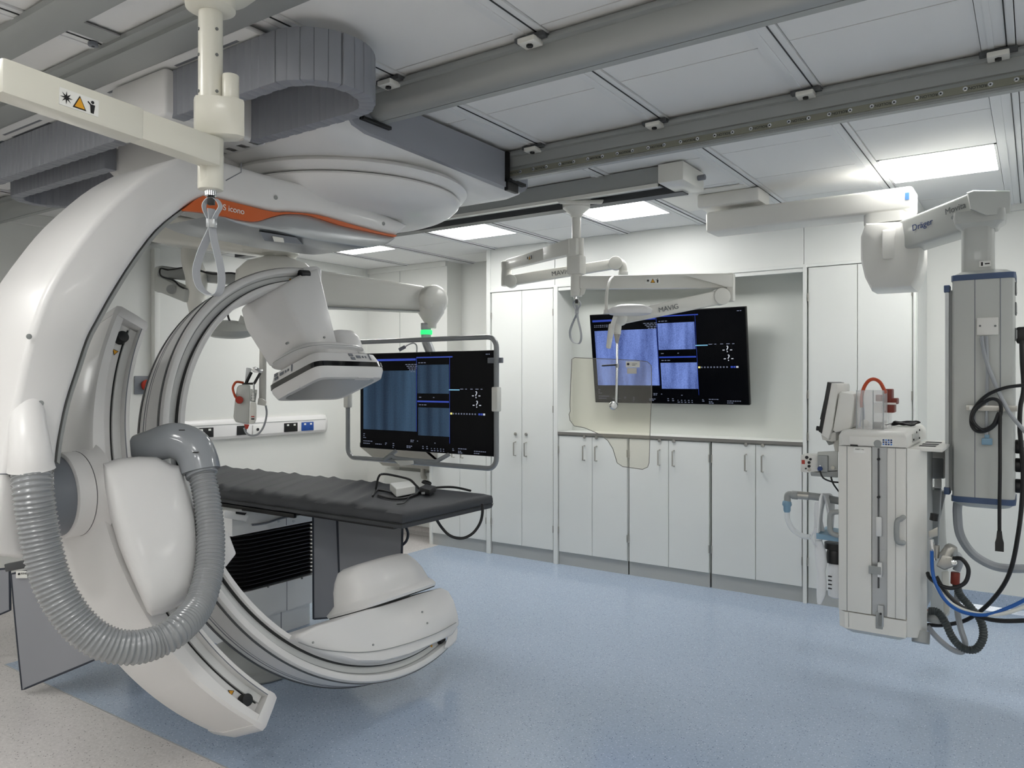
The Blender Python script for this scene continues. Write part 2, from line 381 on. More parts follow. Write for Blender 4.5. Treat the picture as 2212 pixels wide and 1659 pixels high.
for k, nn in sorted(lights):
    xa = SX-SP*k-.055-TX; y = 2.83+.605*nn
    oth = [q_ for q_ in sorted(lights) if q_ not in names]; lab = names.get((k, nn)) or 'square ceiling light panel out of view, %s from the right behind the camera' % ('first second third fourth fifth sixth seventh eighth ninth tenth eleventh'.split()[oth.index((k, nn))])
    t = thing('ceiling_light', (xa+TX/2, y+.3, CEIL), lab, 'ceiling light', 'square ceiling light panels')
    b = B()
    for lo, hi in (((xa, y), (xa+.012, y+TY)), ((xa+TX-.012, y), (xa+TX, y+TY)), ((xa, y), (xa+TX, y+.012)), ((xa, y+TY-.012), (xa+TX, y+TY))):
        b.box((lo[0], lo[1], CEIL-.003), (hi[0], hi[1], CEIL+.02))
    part('frame', b, 'ceiling_strip', t, 0)
    part('diffuser', B().box((xa+.010, y+.010, CEIL+.001), (xa+TX-.010, y+TY-.010, CEIL+.01)), 'lamp_panel', t, 0)

# ================================================================ CUPBOARD WALL  (fronts at Y = 5.74)
YC = 5.74; ZC = 1.157
def cx(px): return PY(px, 900, YC).x
def handle(x, z, door, side):
    b = B(); b.tube([(x, YC, z+.062), (x, YC-.035, z+.058), (x, YC-.035, z-.058), (x, YC, z-.062)], .006, 8, 0)
    part('handle', b, 'steel', door)
    part('lock', B().cyl((x, YC-.012, z+.135), (x, YC, z+.135), .014, seg=16, bev=.002), 'steel', door)
def cupboard(name, x0, x1, z0, z1, split, hx, label, group=None, hz=.985, back=.545, hinges=(.3, 1.0)):
    t = thing(name, ((x0+x1)/2, YC+.3, 0), label, 'cupboard', group)
    part('body', B().box((x0+.002, YC+.02, 0.0), (x1-.002, YC+back, z1)), 'cabinet_laminate', t, 0)
    part('plinth', B().box((x0+.002, YC+.012, 0.0), (x1-.002, YC+.03, z0-.004)), 'plinth_grey', t, 0)
    xs = [x0+.004]+list(split)+[x1-.004]
    for i in range(len(xs)-1):
        d = part('door', B().box((xs[i]+.002, YC, z0), (xs[i+1]-.002, YC+.019, z1-.004), .0015, 1), 'cabinet_laminate', t, 0)
        if hx[i] is not None: handle(hx[i], hz, d, 0)
        ex = xs[i]+.001 if i == 0 else xs[i+1]-.001
        for hz_ in hinges:
            part('hinge', B().cyl((ex, YC-.003, hz_-.03), (ex, YC-.003, hz_+.03), .005, seg=8), 'steel', d)
    return t
zt = 2.415
xa, xb_, xc, xd_, xe, xf, xg, xh, xi, xj = [cx(p) for p in (933, 1057, 1199, 1357, 1535, 1736, 1743, 1852, 1972, 1205)]
cupboard('base_cupboard', xa, cx(1051), .115, 1.10, [cx(993)], [cx(981), cx(1000)], 'low white two-door cupboard behind the bottom right corner of the floating monitor', 'white cupboards along the wall', .93, hinges=(.3,))
cupboard('tall_cupboard', cx(1061), cx(1196), .115, zt, [cx(1127)], [cx(1114), cx(1137)], 'tall white two-door cupboard left of the alcove with the wall screen', 'white cupboards along the wall', hinges=(.3, 1.35, 2.2))
cupboard('base_cupboard', cx(1206), cx(1356), .115, ZC-.03, [cx(1279)], [cx(1263), cx(1289)], 'leftmost low white cupboard under the grey-edged worktop', 'white cupboards along the wall')
cupboard('base_cupboard', cx(1358), cx(1533), .115, ZC-.03, [cx(1444)], [cx(1425), cx(1456)], 'middle low white cupboard under the grey-edged worktop', 'white cupboards along the wall')
cupboard('base_cupboard', cx(1536), cx(1734), .115, ZC-.03, [cx(1632)], [cx(1612), cx(1648)], 'rightmost low white cupboard under the grey-edged worktop', 'white cupboards along the wall')
cupboard('tall_cupboard', cx(1744), cx(1972), .115, zt, [cx(1852)], [None, None], 'tall white two-door cupboard behind the anaesthesia machine', 'white cupboards along the wall', hinges=(.3, 1.2, 1.5, 2.2))
n = 4
for p0, p1, z1 in ((929, 934, CEIL), (1052, 1060, CEIL), (1197, 1205.5, zt+.02), (1735, 1743, zt+.02), (1973, 1980, CEIL)):
    if p0 == 929: z1 = 1.13
    struct('trim_%d' % n, B().box((cx(p0), YC-.012, 0), (cx(p1), YC+.56, z1), .002), 'cabinet_laminate'); n += 1
# low cupboard top, wall above it
tag(part('low_shelf', B().box((cx(934), YC, 1.10), (cx(1052), YC+.56, 1.13), .002), 'counter_top'), 'white top of the low cupboard hidden behind the floating monitor', 'shelf')
# niche wall, worktop, fascia
YN = 5.99
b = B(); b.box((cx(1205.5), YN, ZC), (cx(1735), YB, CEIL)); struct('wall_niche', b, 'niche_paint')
wk = thing('worktop', ((cx(1205)+cx(1735))/2, YC+.12, ZC), 'long white worktop with dark grey front edge across the three low cupboards', 'worktop')
part('top', B().box((cx(1206), YC-.004, ZC-.026), (cx(1734), YN, ZC)), 'counter_top', wk, 0)
part('edge_strip', B().box((cx(1206), YC-.008, ZC-.026), (cx(1734), YC-.004, ZC-.0005)), 'counter_edge', wk, 0)
for p0, p1 in ((1052, 1198), (1199, 1736), (1737, 1980)):
    struct('wall_fascia' if p0 == 1052 else 'wall_fascia_%d' % p0, B().box((cx(p0), YC+.001, zt+.022), (cx(p1), YC+.3, CEIL-.0005), .0015, 1), 'cabinet_laminate')
struct('trim_9', B().box((cx(1053), YC-.010, zt), (cx(1980), YC+.28, zt+.022), .002), 'cabinet_laminate')
struct('trim_10', B().box((cx(1206), YC, zt-.03), (cx(1735), YC+.02, zt), .002), 'cabinet_laminate')
struct('wall_side', B().box((cx(1973), YC+.02, 0), (cx(1981), YB, CEIL-.001)), 'cabinet_laminate')

# ================================================================ WALL SCREEN in the niche
def screen_frame(c, xd, yd, W, H, name, label, xr, stand=False):
    n = xd.cross(yd)
    t = thing(name, c-yd*H/2, label, 'monitor')
    part('housing', B().obox(c-n*.02, xd, yd, n, W, H, .04, .005), 'scr_housing', t)
    f = c+n*.0005
    part('glass', B().obox(f, xd, yd, n, W-.012, H-.012, .003), 'scr_black', t, 0)
    def rect(nm, u0, v0, u1, v1, m, par=t, k=.0025, join=None):   # u,v 0..1 from top left
        a = f+xd*((u0+u1)/2-.5)*W-yd*((v0+v1)/2-.5)*H+n*k
        if join is not None: join.obox(a, xd, yd, n, abs(u1-u0)*W, abs(v1-v0)*H, .0008); return
        return part(nm, B().obox(a, xd, yd, n, abs(u1-u0)*W, abs(v1-v0)*H, .0008), m, par, 0)
    b1 = 'xray_'+xr
    rect('xray_image', .03, .185, .452, .80, b1); rect('xray_image', .462, .13, .695, .415, b1); rect('xray_image', .468, .555, .70, .835, b1)
    rect('status_bar', .02, .063, .45, .085, 'scr_blue'); rect('status_bar', .455, .05, .72, .062, 'scr_blue'); rect('status_bar', .462, .487, .695, .503, 'scr_blue'); rect('status_bar', .695, .372, .77, .382, 'scr_cyan')
    rect('image_border', .455, .05, .457, .80, 'scr_blue'); rect('image_border', .700, .05, .7015, .9, 'scr_blue')
    b = B(); rnd = random.Random(5)
    def words(u, v, n_, wd, gap=.006):
        for i in range(n_):
            ww = rnd.uniform(.5, 1)*wd; rect('', u, v, u+ww, v+.008, None, join=b); u += ww+gap
    for i in range(5): words(.37+.01*i, .12+.018*i, 4-i//2, .02)
    for i in range(2): words(.03, .12+.018*i, 8, .012)
    words(.47, .105, 3, .018); words(.475, .525, 3, .018); words(.475, .45, 1, .02); words(.58, .45, 1, .01)
    for u, v, n_ in ((.03, .845, 1), (.03, .865, 1), (.03, .885, 2), (.03, .92, 6), (.03, .945, 4), (.13, .945, 4), (.21, .93, 1), (.21, .945, 1), (.27, .93, 1), (.27, .95, 1), (.27, .97, 1), (.41, .885, 2), (.41, .9, 2), (.46, .89, 1), (.59, .9, 1),
                     (.38, .945, 3), (.38, .96, 2), (.5, .94, 1), (.53, .94, 1), (.5, .96, 1), (.53, .96, 1), (.72, .945, 1), (.72, .96, 1), (.76, .94, 4), (.76, .965, 2), (.76, .98, 2), (.87, .955, 6), (.87, .975, 3), (.95, .035, 2)): words(u, v, n_, .014, .004)
    for k in range(5): words(.565+.022*k, .955, 1, .01); words(.565+.022*k, .975, 1, .014)
    for k in range(5): words(.775+.035*k, .365, 1, .022)
    part('screen_text', b, 'scr_text', t, 0)['kind'] = 'stuff'
    b = B()
    for k in range(9): rect('', .722+.019*k, .60, .731+.019*k, .614, None, join=b)
    part('icon_row', b, 'scr_text', t, 0)
    rect('icon', .705, .598, .718, .616, 'scr_yellow'); rect('icon', .90, .598, .913, .616, 'scr_blue'); rect('icon', .917, .598, .928, .616, 'scr_blue'); rect('icon', .932, .598, .945, .616, 'scr_white')
    pos = lambda u, v: f+xd*(u-.5)*W-yd*(v-.5)*H+n*.003
    for u_, v_ in ((.885, .425), (.89, .515)):
        text('lettering', '?', pos(u_, v_), xd, yd, .095*H, 'scr_white', t)
        for s_ in (-1, 1): text('lettering', '-', pos(u_+.022*s_, v_), xd, yd, .09*H, 'scr_white', t)
    return t
A1 = PY(1273, 681, 5.755); A2 = PY(1612, 661, 5.755); A3 = PY(1286, 869, 5.86); A4 = PY(1618, 876, 5.86)
c = (A1+A2+A3+A4)/4; xd = V((1, 0, 0)); yd = ((A1+A2)-(A3+A4)).normalized(); yd = V((0, yd.y, yd.z)).normalized()
Wt = ((A2-A1).length+(A4-A3).length)/2; Ht = ((A1-A3).length+(A2-A4).length)/2
ws = screen_frame(c, xd, yd, Wt, Ht, 'wall_screen', 'large wall-mounted black screen with bright blue x-ray images in the alcove', 'blue')
part('wall_bracket', B().box((c.x-.18, c.y+.03, c.z-.2), (c.x+.18, YN, c.z+.15), .01), 'black', ws)
# things on the worktop
def clutter(px, label, nm, cols, cat='packaging'):
    p = PZ(px, 940, ZC); t = thing(nm, p, label, cat); r = random.Random(px); mats = cols
    for i, mm in enumerate(mats):
        pts = [p+V((r.uniform(-.055, .055)+.03*(i-.5), r.uniform(-.03, .03), r.uniform(0.001, .055 if i == 0 else .045))) for _ in range(10)]
        part('crumpled_film' if i == 0 else 'pouch', B().hull(pts), mm, t, 0)
    return t
clutter(1512, 'small crumpled silver packet on the worktop below the wall screen', 'foil_packet', ['clear_plastic', 'steel'])
clutter(1552, 'crumpled clear bag with yellow and black contents on the worktop', 'plastic_bag', ['clear_plastic', 'black', 'sign_yellow'])
p = PZ(1678, 944, ZC)
t = thing('black_tray', p, 'flat black tray lying at the right end of the worktop', 'tray')
part('base', B().box((p.x-.12, p.y-.05, ZC), (p.x+.12, p.y+.05, ZC+.006), .002), 'black', t)
part('rim', B().tube([(p.x-.14, p.y-.065, ZC+.022), (p.x+.15, p.y-.065, ZC+.022), (p.x+.15, p.y+.065, ZC+.024), (p.x-.14, p.y+.065, ZC+.022)], .006, 8, 0, closed=True), 'black', t)
part('side', B().prism([(p.x-.12, p.y-.05, ZC+.004), (p.x+.12, p.y-.05, ZC+.004), (p.x+.15, p.y-.065, ZC+.022), (p.x-.14, p.y-.065, ZC+.022)], (0, .006, .001)), 'black', t, 0)

# ================================================================ LEFT WALL FITTINGS
tr = thing('wall_trunking', (XL, 4.6, 1.16), 'long white bedhead trunking with sockets on the left wall behind the mattress', 'trunking')
YT0, YT1 = 3.75, 5.44
prof = [(0, 1.075), (.045, 1.075), (.062, 1.10), (.066, 1.20), (.05, 1.235), (.035, 1.252), (0, 1.252)]
part('housing', B().prism([(XL+a, YT0, z) for a, z in prof], (0, YT1-YT0-.04, 0)), 'white_shell', tr, 30)
part('end_cap', B().loft([[(XL+a*k, YT1-.04+dy, 1.163+(z-1.163)*k) for a, z in prof] for k, dy in ((1, 0), (.97, .025), (.8, .04))]), 'white_shell', tr, 50)
part('ridge', B().box((XL+.06, YT0, 1.203), (XL+.068, YT1-.04, 1.209)), 'plinth_grey', tr, 0)
def socket(px, wd, m, pins=True, h=.085):
    y = PX(px, 915, XL+.066).y; z = 1.145
    s = part('socket', B().box((XL+.062, y-wd/2, z-h/2), (XL+.074, y+wd/2, z+h/2), .003), m, tr)
    if pins:
        for k in (-.25, .25):
            part('switch', B().box((XL+.074, y+k*wd-.012, z+.015), (XL+.077, y+k*wd+.012, z+.032)), 'sign_white', s, 0)
            for dy, dz in ((0, -.006), (-.010, -.026), (.010, -.026)):
                part('pin_hole', B().box((XL+.074, y+k*wd+dy-.003, z+dz-.003), (XL+.0748, y+k*wd+dy+.003, z+dz+.003)), 'ink', s, 0)
    return s
socket(443, .16, 'black'); socket(628, .16, 'black'); socket(664, .15, 'blue_socket'); socket(408, .12, 'blue_socket'); socket(522, .1, 'black', False); q = socket(556, .11, 'sign_white', False)
part('jack', B().cyl((XL+.074, PX(556, 915, XL+.07).y, 1.145), (XL+.08, PX(556, 915, XL+.07).y, 1.145), .014, seg=14), 'ink', q)
y = PX(308, 832, XL).y
t = thing('emergency_switch', (XL, y, 1.5), 'red rotary switch on a small grey wall plate left of the large ring', 'switch')
z = PX(308, 832, XL).z
part('plate', B().box((XL, y-.075, z-.075), (XL+.012, y+.075, z+.075), .012, 3), 'disc_grey', t)
part('knob', B().lathe([(.035, 0), (.045, .01), (.045, .03), (.03, .04), (0, .04)], (XL+.012, y+.02, z), (1, 0, 0), 20), 'red_part', t)
part('pointer', B().box((XL+.05, y+.008, z-.035), (XL+.062, y+.032, z+.035), .003), 'red_part', t)
# scrub trough against the bay wall
t = thing('scrub_trough', (-5.5, 5.75, .62), 'wall-hung steel scrub trough with sloping front behind the floating monitor', 'sink')
def tp(px, py, Y): return PY(px, py, Y)
prof = [(6.06, 1.00), (5.60, 1.00), (5.55, .97), (5.55, .93), (5.88, .72), (6.06, .70)]
x0, x1 = PY(785, 965, 5.6).x, PY(928, 965, 5.6).x-.02
b = B(); b.prism([(x0, yy, zz) for yy, zz in prof], (.02, 0, 0)); b.prism([(x1-.02, yy, zz) for yy, zz in prof], (.02, 0, 0)); b.prism([(x0, 5.55, .93), (x0, 5.55, .97), (x0, 5.60, 1.0), (x0, 5.62, 1.0), (x0, 5.57, .95), (x0, 5.9, .73), (x0, 6.06, .715), (x0, 6.06, .70), (x0, 5.88, .71)], (x1-x0, 0, 0))
part('basin', b, 'steel', t, 30)
part('back_rim', B().box((x0, 6.03, 1.0), (x1, 6.06, 1.04), .003), 'steel', t)
part('slot', B().box((x0+.1, 5.545, .975), (x0+.6, 5.56, .99), .002), 'black', t)
part('waste_pipe', B().tube([(x0+.5, 5.95, .72), (x0+.5, 5.95, .62), (x0+.5, 6.06, .6)], .025, 12, 4), 'steel', t)
tag(part('boxing_panel', B().box((-5.75, 5.98, .1), (-4.97, 6.06, .66), .003), 'cabinet_laminate'), 'low white boxed-in service panel below the steel trough', 'panel')
# ================================================================ CEILING RAILS
def rail(x0, x1, prof, label, mname='rail_alu', name='ceiling_rail'):
    t = thing(name, ((x0+x1)/2, prof[0][0], prof[0][1]), label, 'rail', 'ceiling rails')
    part('profile', B().prism([(x0, y, z) for y, z in prof], (x1-x0, 0, 0)), mname, t, 35); return t
Z = CEIL-.008
r1 = rail(-6.0, 2.2, [(2.275, Z), (2.275, 2.80), (2.262, 2.797), (2.262, 2.785), (2.285, 2.782), (2.29, 2.74), (2.305, 2.712), (2.325, 2.695), (2.345, 2.69), (2.345, 2.696), (2.35, 2.696), (2.35, 2.69), (2.385, 2.69), (2.385, Z)], 'wide grey rounded ceiling rail running from the big cable loop to the top right')
r2 = rail(-6.0, 2.2, [(3.335, Z), (3.335, 2.80), (3.318, 2.797), (3.318, 2.782), (3.335, 2.778), (3.335, 2.728), (3.342, 2.724), (3.342, 2.713), (3.325, 2.709), (3.325, 2.668), (3.318, 2.664), (3.318, 2.655), (3.352, 2.655), (3.352, 2.70), (3.43, 2.70), (3.43, Z)], 'grey ceiling rail carrying a bolted guide strip with lettering')
g = part('guide_strip', B().box((-6, 3.320, 2.676), (2.2, 3.3245, 2.703)), 'guide_strip', r2, 0)
bo = None; tx = None
for i in range(44):
    x = -2.30+.08*i
    if bo is None:
        b = B(); b.cyl((x, 3.317, 2.690), (x, 3.322, 2.690), .0085, seg=14, bev=.001); bo = part('bolt', b, 'chrome', r2); xb0 = x
        hole = part('bolt_socket', B().cyl((x, 3.3162, 2.690), (x, 3.319, 2.690), .0035, seg=6), 'ink', r2, 0)
    else:
        instance(bo, 'bolt', (x-xb0, 0, 0), r2); instance(hole, 'bolt_socket', (x-xb0, 0, 0), r2)
    if i % 2 == 0 and i < 42:
        if tx is None: tx = text('lettering', 'ROLLON', (x+.04, 3.3185, 2.690), (-1, 0, 0), (0, 0, -1), .015, 'ink', r2, .0003); xt0 = x
        else: instance(tx, 'lettering', (x-xt0, 0, 0), r2)
cl = None
for (rr, y, xs_) in ((r1, 2.262, (-1.459, -2.131)), (r2, 3.318, (-.115, -.787, -1.459, -2.131))):
    for x in xs_:
        b = B(); b.box((x-.035, y-.05, 2.772), (x+.035, y+.012, 2.792), .004); c1 = part('rail_clamp', b, 'white_arm', rr)
        part('clamp_bolt', B().cyl((x, y-.022, 2.764), (x, y-.022, 2.775), .012, seg=6), 'black', c1, 0)
        part('clamp_plate', B().box((x-.06, y-.03, 2.79), (x+.06, y+.01, 2.806), .002), 'rail_dark', c1, 0)
r3 = rail(-6.0, 2.2, [(1.44, Z), (1.44, 2.795), (1.475, 2.79), (1.475, 2.775), (1.52, 2.77), (1.585, 2.77), (1.585, 2.775), (1.60, 2.775), (1.60, Z)], 'flat stepped grey ceiling rail above the left cable chains')
r4 = rail(-6.0, 2.2, [(1.17, Z), (1.17, 2.79), (1.20, 2.775), (1.28, 2.775), (1.28, Z)], 'plain grey ceiling rail in the top left corner carrying the foreground column')
r5 = rail(-5.9, -1.76, [(4.04, Z), (4.04, 2.73), (4.045, 2.715), (4.045, 2.70), (4.09, 2.70), (4.09, Z)], 'slim front rail of the pair that carries the column with the round flange')
part('light_edge', B().box((-5.9, 4.030, 2.696), (-1.765, 4.05, 2.716)), 'white_arm', r5, 0)
r6 = rail(-5.9, -1.70, [(4.24, Z), (4.24, 2.70), (4.33, 2.70), (4.33, Z)], 'slim rear rail of the pair that carries the column with the round flange', 'rail_dark')
part('end_cap', B().box((-1.762, 4.038, 2.70), (-1.752, 4.092, 2.80)), 'black', r5, 0)
bx_ = thing('rail_end_box', (-1.63, 4.16, 2.68), 'white box closing the near end of the slim ceiling rail pair', 'box')
part('box_body', B().box((-1.75, 4.00, 2.705), (-1.60, 4.32, CEIL-.01), .006), 'white_arm', bx_)
part('knob', B().cyl((-1.60, 4.22, 2.76), (-1.555, 4.22, 2.76), .016, seg=16, bev=.004), 'disc_grey', bx_)
# screw on the strip between the two left rails
tag(part('cable_tray_plate', B().box((-4.7, 1.62, 2.787), (-2.2, 1.98, CEIL-.013), .008), 'ceiling_strip'), 'white ribbed plastic plate under the ceiling beside the big cable loop', 'tray')
pl = bpy.data.objects['cable_tray_plate']
for i in range(5):
    for y in (1.66, 1.70):
        part('slot', B().box((-4.6+i*.48, y, 2.786), (-4.22+i*.48, y+.014, 2.7905), .003), 'disc_grey', pl)
cz = thing('ceiling_screw', (-2.5, 1.35, 2.80), 'round screw head on the cross strip between the two top left rails', 'screw')
p = PZ(201, 93, 2.806); part('cap', B().cyl(p-V((0, 0, .012)), p+V((0, 0, .002)), .017, seg=18, bev=.003), 'disc_grey', cz); part('recess', B().cyl(p-V((0, 0, .0125)), p-V((0, 0, .01)), .006, seg=6), 'ink', cz, 0)
p1_, p2_ = PZ(130, 52, 2.812), PZ(235, 90, 2.812)
tag(part('cross_strip', B().box((p1_.x-.01, 1.28, 2.806), (p1_.x+.09, 1.44, 2.8115)), 'rail_alu'), 'short grey cross strip joining the two top left rails', 'strip')

# ================================================================ CABLE CHAINS
LZ0, LZ1 = 2.60, 2.78
_b = B(); _b.box((-.0235, -.03, LZ0), (.0235, .03, LZ1), .006, 2)
_me = None
def chain(name, path, label, flip=1, m='chain_grey'):
    global _me
    pts = path; L = [0]
    for i in range(1, len(pts)): L.append(L[-1]+(pts[i]-pts[i-1]).length)
    t = thing(name, pts[0].to_3d() if len(pts[0]) == 2 else pts[0], label, 'cable chain')
    n = int(L[-1]/.0405); first = None
    for i in range(n):
        s = (i+.5)*.0405; k = max(j for j in range(len(L)-1) if L[j] <= s); f = (s-L[k])/(L[k+1]-L[k]); p = pts[k].lerp(pts[k+1], f); d = (pts[k+1]-pts[k]).normalized()
        if _me is None:
            me = bpy.data.meshes.new('link'); _b.bm.to_mesh(me); me.materials.append(M[m]); me.transform(Matrix.Translation((0, 0, -LZ0)))
            for q in me.polygons: q.use_smooth = True
            me.set_sharp_from_angle(angle=math.radians(40)); _me = me
        o = bpy.data.objects.new('link', _me); COL.objects.link(o); o.parent = t; o.matrix_parent_inverse = Matrix.Translation(-worldloc(t))
        o.location = (p.x, p.y, LZ0+.0015*(i % 2)); o.scale = (1, 1-.05*(i % 2), 1); o.rotation_euler = (0, 0, math.atan2(d.y, d.x)); o['wl'] = (p.x, p.y, LZ0)
    return t
def arcp(c, r, a0, a1, n=16): return [V((c[0]+r*math.cos(math.radians(a0+(a1-a0)*i/n)), c[1]+r*math.sin(math.radians(a0+(a1-a0)*i/n)), LZ0)) for i in range(n+1)]
chain('cable_chain', [V((-2.72, 1.70, LZ0)), V((-2.13, 1.70, LZ0))]+arcp((-2.13, 1.875), .175, -90, 90)[1:]+[V((-3.4, 2.05, LZ0))], 'grey cable chain curling in a wide loop beside the rounded rail')
chain('cable_chain', [V((-3.10, 1.73, LZ0)), V((-5.6, 1.73, LZ0))], 'straight grey cable chain under the ceiling at the far left, behind the white foreground arm')
chain('cable_chain', [V((-3.62, 1.92, LZ0)), V((-4.55, 1.92, LZ0))]+arcp((-4.55, 2.07), .15, -90, -270)[1:]+[V((-3.62, 2.22, LZ0))], 'lower grey cable chain looping back at the left edge of the picture')

# ================================================================ ANGIOGRAPHY GANTRY
S = 1.1
mN = V((.941, .005, .339)).normalized(); uN = V((0, 1, 0)); uN = (uN-mN*uN.dot(mN)).normalized(); vN = mN.cross(uN)
if vN.z < 0: vN = -vN
CI = O+(V((-2.662, 2.61, -.379)))*S
def L3(t_, w_, a_=0): return CI+(uN*t_+vN*w_+mN*a_)*S
def A3_(r, th, a_=0): return L3(r*math.cos(math.radians(th)), r*math.sin(math.radians(th)), a_)
def PL(x, y, a_=0): return PP(x, y, CI+mN*(a_*S), mN)
G = thing('angiography_gantry', (CI.x, CI.y, .1), 'big white ceiling-hung x-ray C-arm gantry with an orange stripe on its beam', 'x-ray machine')
TC = V((-2.93, 2.78, 0))
# carriage
Yn, Yf = 2.04, 3.52
def rrect(x0, x1, y0, y1, r, z, n=5):
    out = []
    for cx_, cy_, a0 in ((x1-r, y1-r, 0), (x0+r, y1-r, 90), (x0+r, y0+r, 180), (x1-r, y0+r, 270)):
        for i in range(n+1): a = math.radians(a0+90*i/n); out.append(V((cx_+r*math.cos(a), cy_+r*math.sin(a), z)))
    return out
ca = part('carriage', B().loft([rrect(-3.9, -2.315, Yn, Yf, .05, 2.755), rrect(-3.9, -2.315, Yn, Yf, .05, 2.66), rrect(-3.87, -2.33, Yn+.02, Yf-.01, .05, 2.625), rrect(-3.8, -2.37, Yn+.07, Yf-.05, .06, 2.60), rrect(-3.7, -2.44, Yn+.15, Yf-.12, .07, 2.585)]), 'white_shell', G, 50)
part('end_panel', B().loft([[V((x_, y_, z_)) for y_, z_ in ((2.12, 2.80), (3.50, 2.80), (3.51, 2.66), (3.48, 2.632), (3.44, 2.615), (2.30, 2.635), (2.22, 2.65), (2.15, 2.70))] for x_ in (-2.34, -2.298)]), 'grey_shell', ca, 30)
b = B(); b.box((-2.33, 3.29, 2.645), (-2.27, 3.45, 2.66)); b.box((-2.33, 3.29, 2.645), (-2.285, 3.318, 2.80)); b.box((-2.31, 3.30, 2.60), (-2.285, 3.40, 2.65), .004)
part('bumper', b, 'black', ca, 0)
b = B(); b.box((-2.33, 2.25, 2.675), (-2.28, 2.42, 2.69), .003); b.box((-2.33, 2.245, 2.675), (-2.285, 2.262, 2.78)); part('bumper', b, 'black', ca, 0)
part('chain_box', B().box((-3.08, 1.635, 2.60), (-2.70, 2.1, 2.78), .015, 3), 'white_shell', ca)
part('chain_box', B().box((-3.62, 1.95, 2.56), (-3.0, 2.3, 2.78), .02, 3), 'white_shell', ca)
# turntable
tt = part('turntable', B().lathe([(.52, 2.60), (.60, 2.585), (.615, 2.565), (.60, 2.545), (.575, 2.535), (.3, 2.53), (0, 2.53)], TC, (0, 0, 1), 72), 'white_shell', G, 50)
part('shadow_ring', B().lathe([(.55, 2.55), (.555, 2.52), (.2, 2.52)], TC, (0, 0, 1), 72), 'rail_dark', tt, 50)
part('bowl', B().lathe([(.50, 2.53), (.570, 2.528), (.577, 2.518), (.57, 2.502), (.545, 2.48), (.51, 2.46), (.46, 2.442), (.41, 2.432), (0, 2.43)], TC, (0, 0, 1), 72), 'white_shell', tt, 50)
# hanger arm: one big curved beam in a vertical plane
XA, TH = -2.70, .43
def AX(px, py, x=XA): return PX(px, py, x)
ridge = [(884, 486), (760, 432), (655, 397), (600, 383), (485, 349), (430, 337), (395, 339), (361, 350), (298, 389), (217, 463), (163, 530), (108, 612), (76, 690), (56, 760), (36, 850), (14, 950), (-4, 1050), (-14, 1130), (-16, 1200)]
inner = [(90, 1212), (112, 1196), (119, 1150), (121, 1080), (123, 998), (130, 944), (146, 868), (168, 800), (190, 734), (211, 693), (244, 634), (287, 566), (339, 498), (396, 451), (430, 431), (470, 429), (535, 444), (592, 457), (626, 458), (687, 464), (755, 483), (823, 501), (857, 508)]
def spl(pp, n=3): return [(p.x, p.y) for p in catmull([V((a, b_, 0)) for a, b_ in pp], n)]
outl = [AX(*q) for q in spl(ridge)]+[AX(*q) for q in spl(inner)]
arm = part('hanger_arm', B().prism(outl, (-TH, 0, 0), .022, 3), 'white_shell', G, 42)
def face_strip(nm, top, bot, m, off=.004, th=.006, par=None, x=XA):
    tp_ = [AX(*q, x+off) for q in top]; bp_ = [AX(*q, x+off) for q in bot]
    return part(nm, B().prism(tp_+bp_[::-1], (-th, 0, 0)), m, par or arm, 30)
top = spl([(398, 452), (439, 423), (470, 428.5), (535, 444.5), (592, 458), (626, 458.5), (687, 464.5), (755, 483.5), (823, 501.7), (858, 508)])
bot = spl([(399, 455), (438, 459), (470, 464), (545, 478.6), (585, 469), (622, 461.5), (670, 465.5), (738, 487), (823, 506), (853, 512)])
face_strip('orange_stripe', top, bot, 'orange', .003, .02)
q0, q1 = AX(480, 447, XA), AX(525, 457, XA); dd = (q1-q0).normalized()
text('lettering', 'S icono', AX(505, 453, XA+.0055), dd, (0, 0, 1), .034, 'text_white', arm, .0008)
trim = spl([(436, 428), (396, 451), (339, 498), (287, 566), (244, 634), (211, 693), (190, 734), (168, 800), (146, 868), (130, 944), (123, 998)])
part('inner_trim', B().prism([AX(x, y, XA-.015) for x, y in trim]+[AX(x+6, y+4, XA-.015) for x, y in trim[::-1]], (-TH+.03, 0, 0)), 'machine_grey', arm, 30)
# grey belly of the beam, with a recess and a white catch
bel = [(470, 463), (545, 478), (585, 469), (622, 462), (670, 466), (738, 487), (823, 506), (853, 512), (846, 521), (830, 529), (795, 534), (740, 527), (690, 520), (650, 512), (600, 500), (540, 490), (500, 478)]
belly = part('belly', B().prism([AX(*q, XA-.012) for q in spl(bel)], (-TH+.03, 0, 0), .018, 2), 'silver', arm, 45)
part('recess', B().hull([AX(*q, XA-x_) for q in ((560, 500), (640, 513), (655, 528), (572, 520)) for x_ in (.02, .2)]), 'disc_grey', belly, 0)
part('catch', B().hull([AX(*q, XA-x_) for q in ((588, 510), (612, 514), (614, 524), (592, 522)) for x_ in (-.0, .1)], .002), 'white_arm', belly, 30)
for q in ((595, 427), (88, 871), (62, 727), (828, 483)):
    p = AX(*q); part('screw', B().cyl(p, p+V((.004, 0, 0)), .009, seg=14, bev=.001), 'machine_grey', arm)
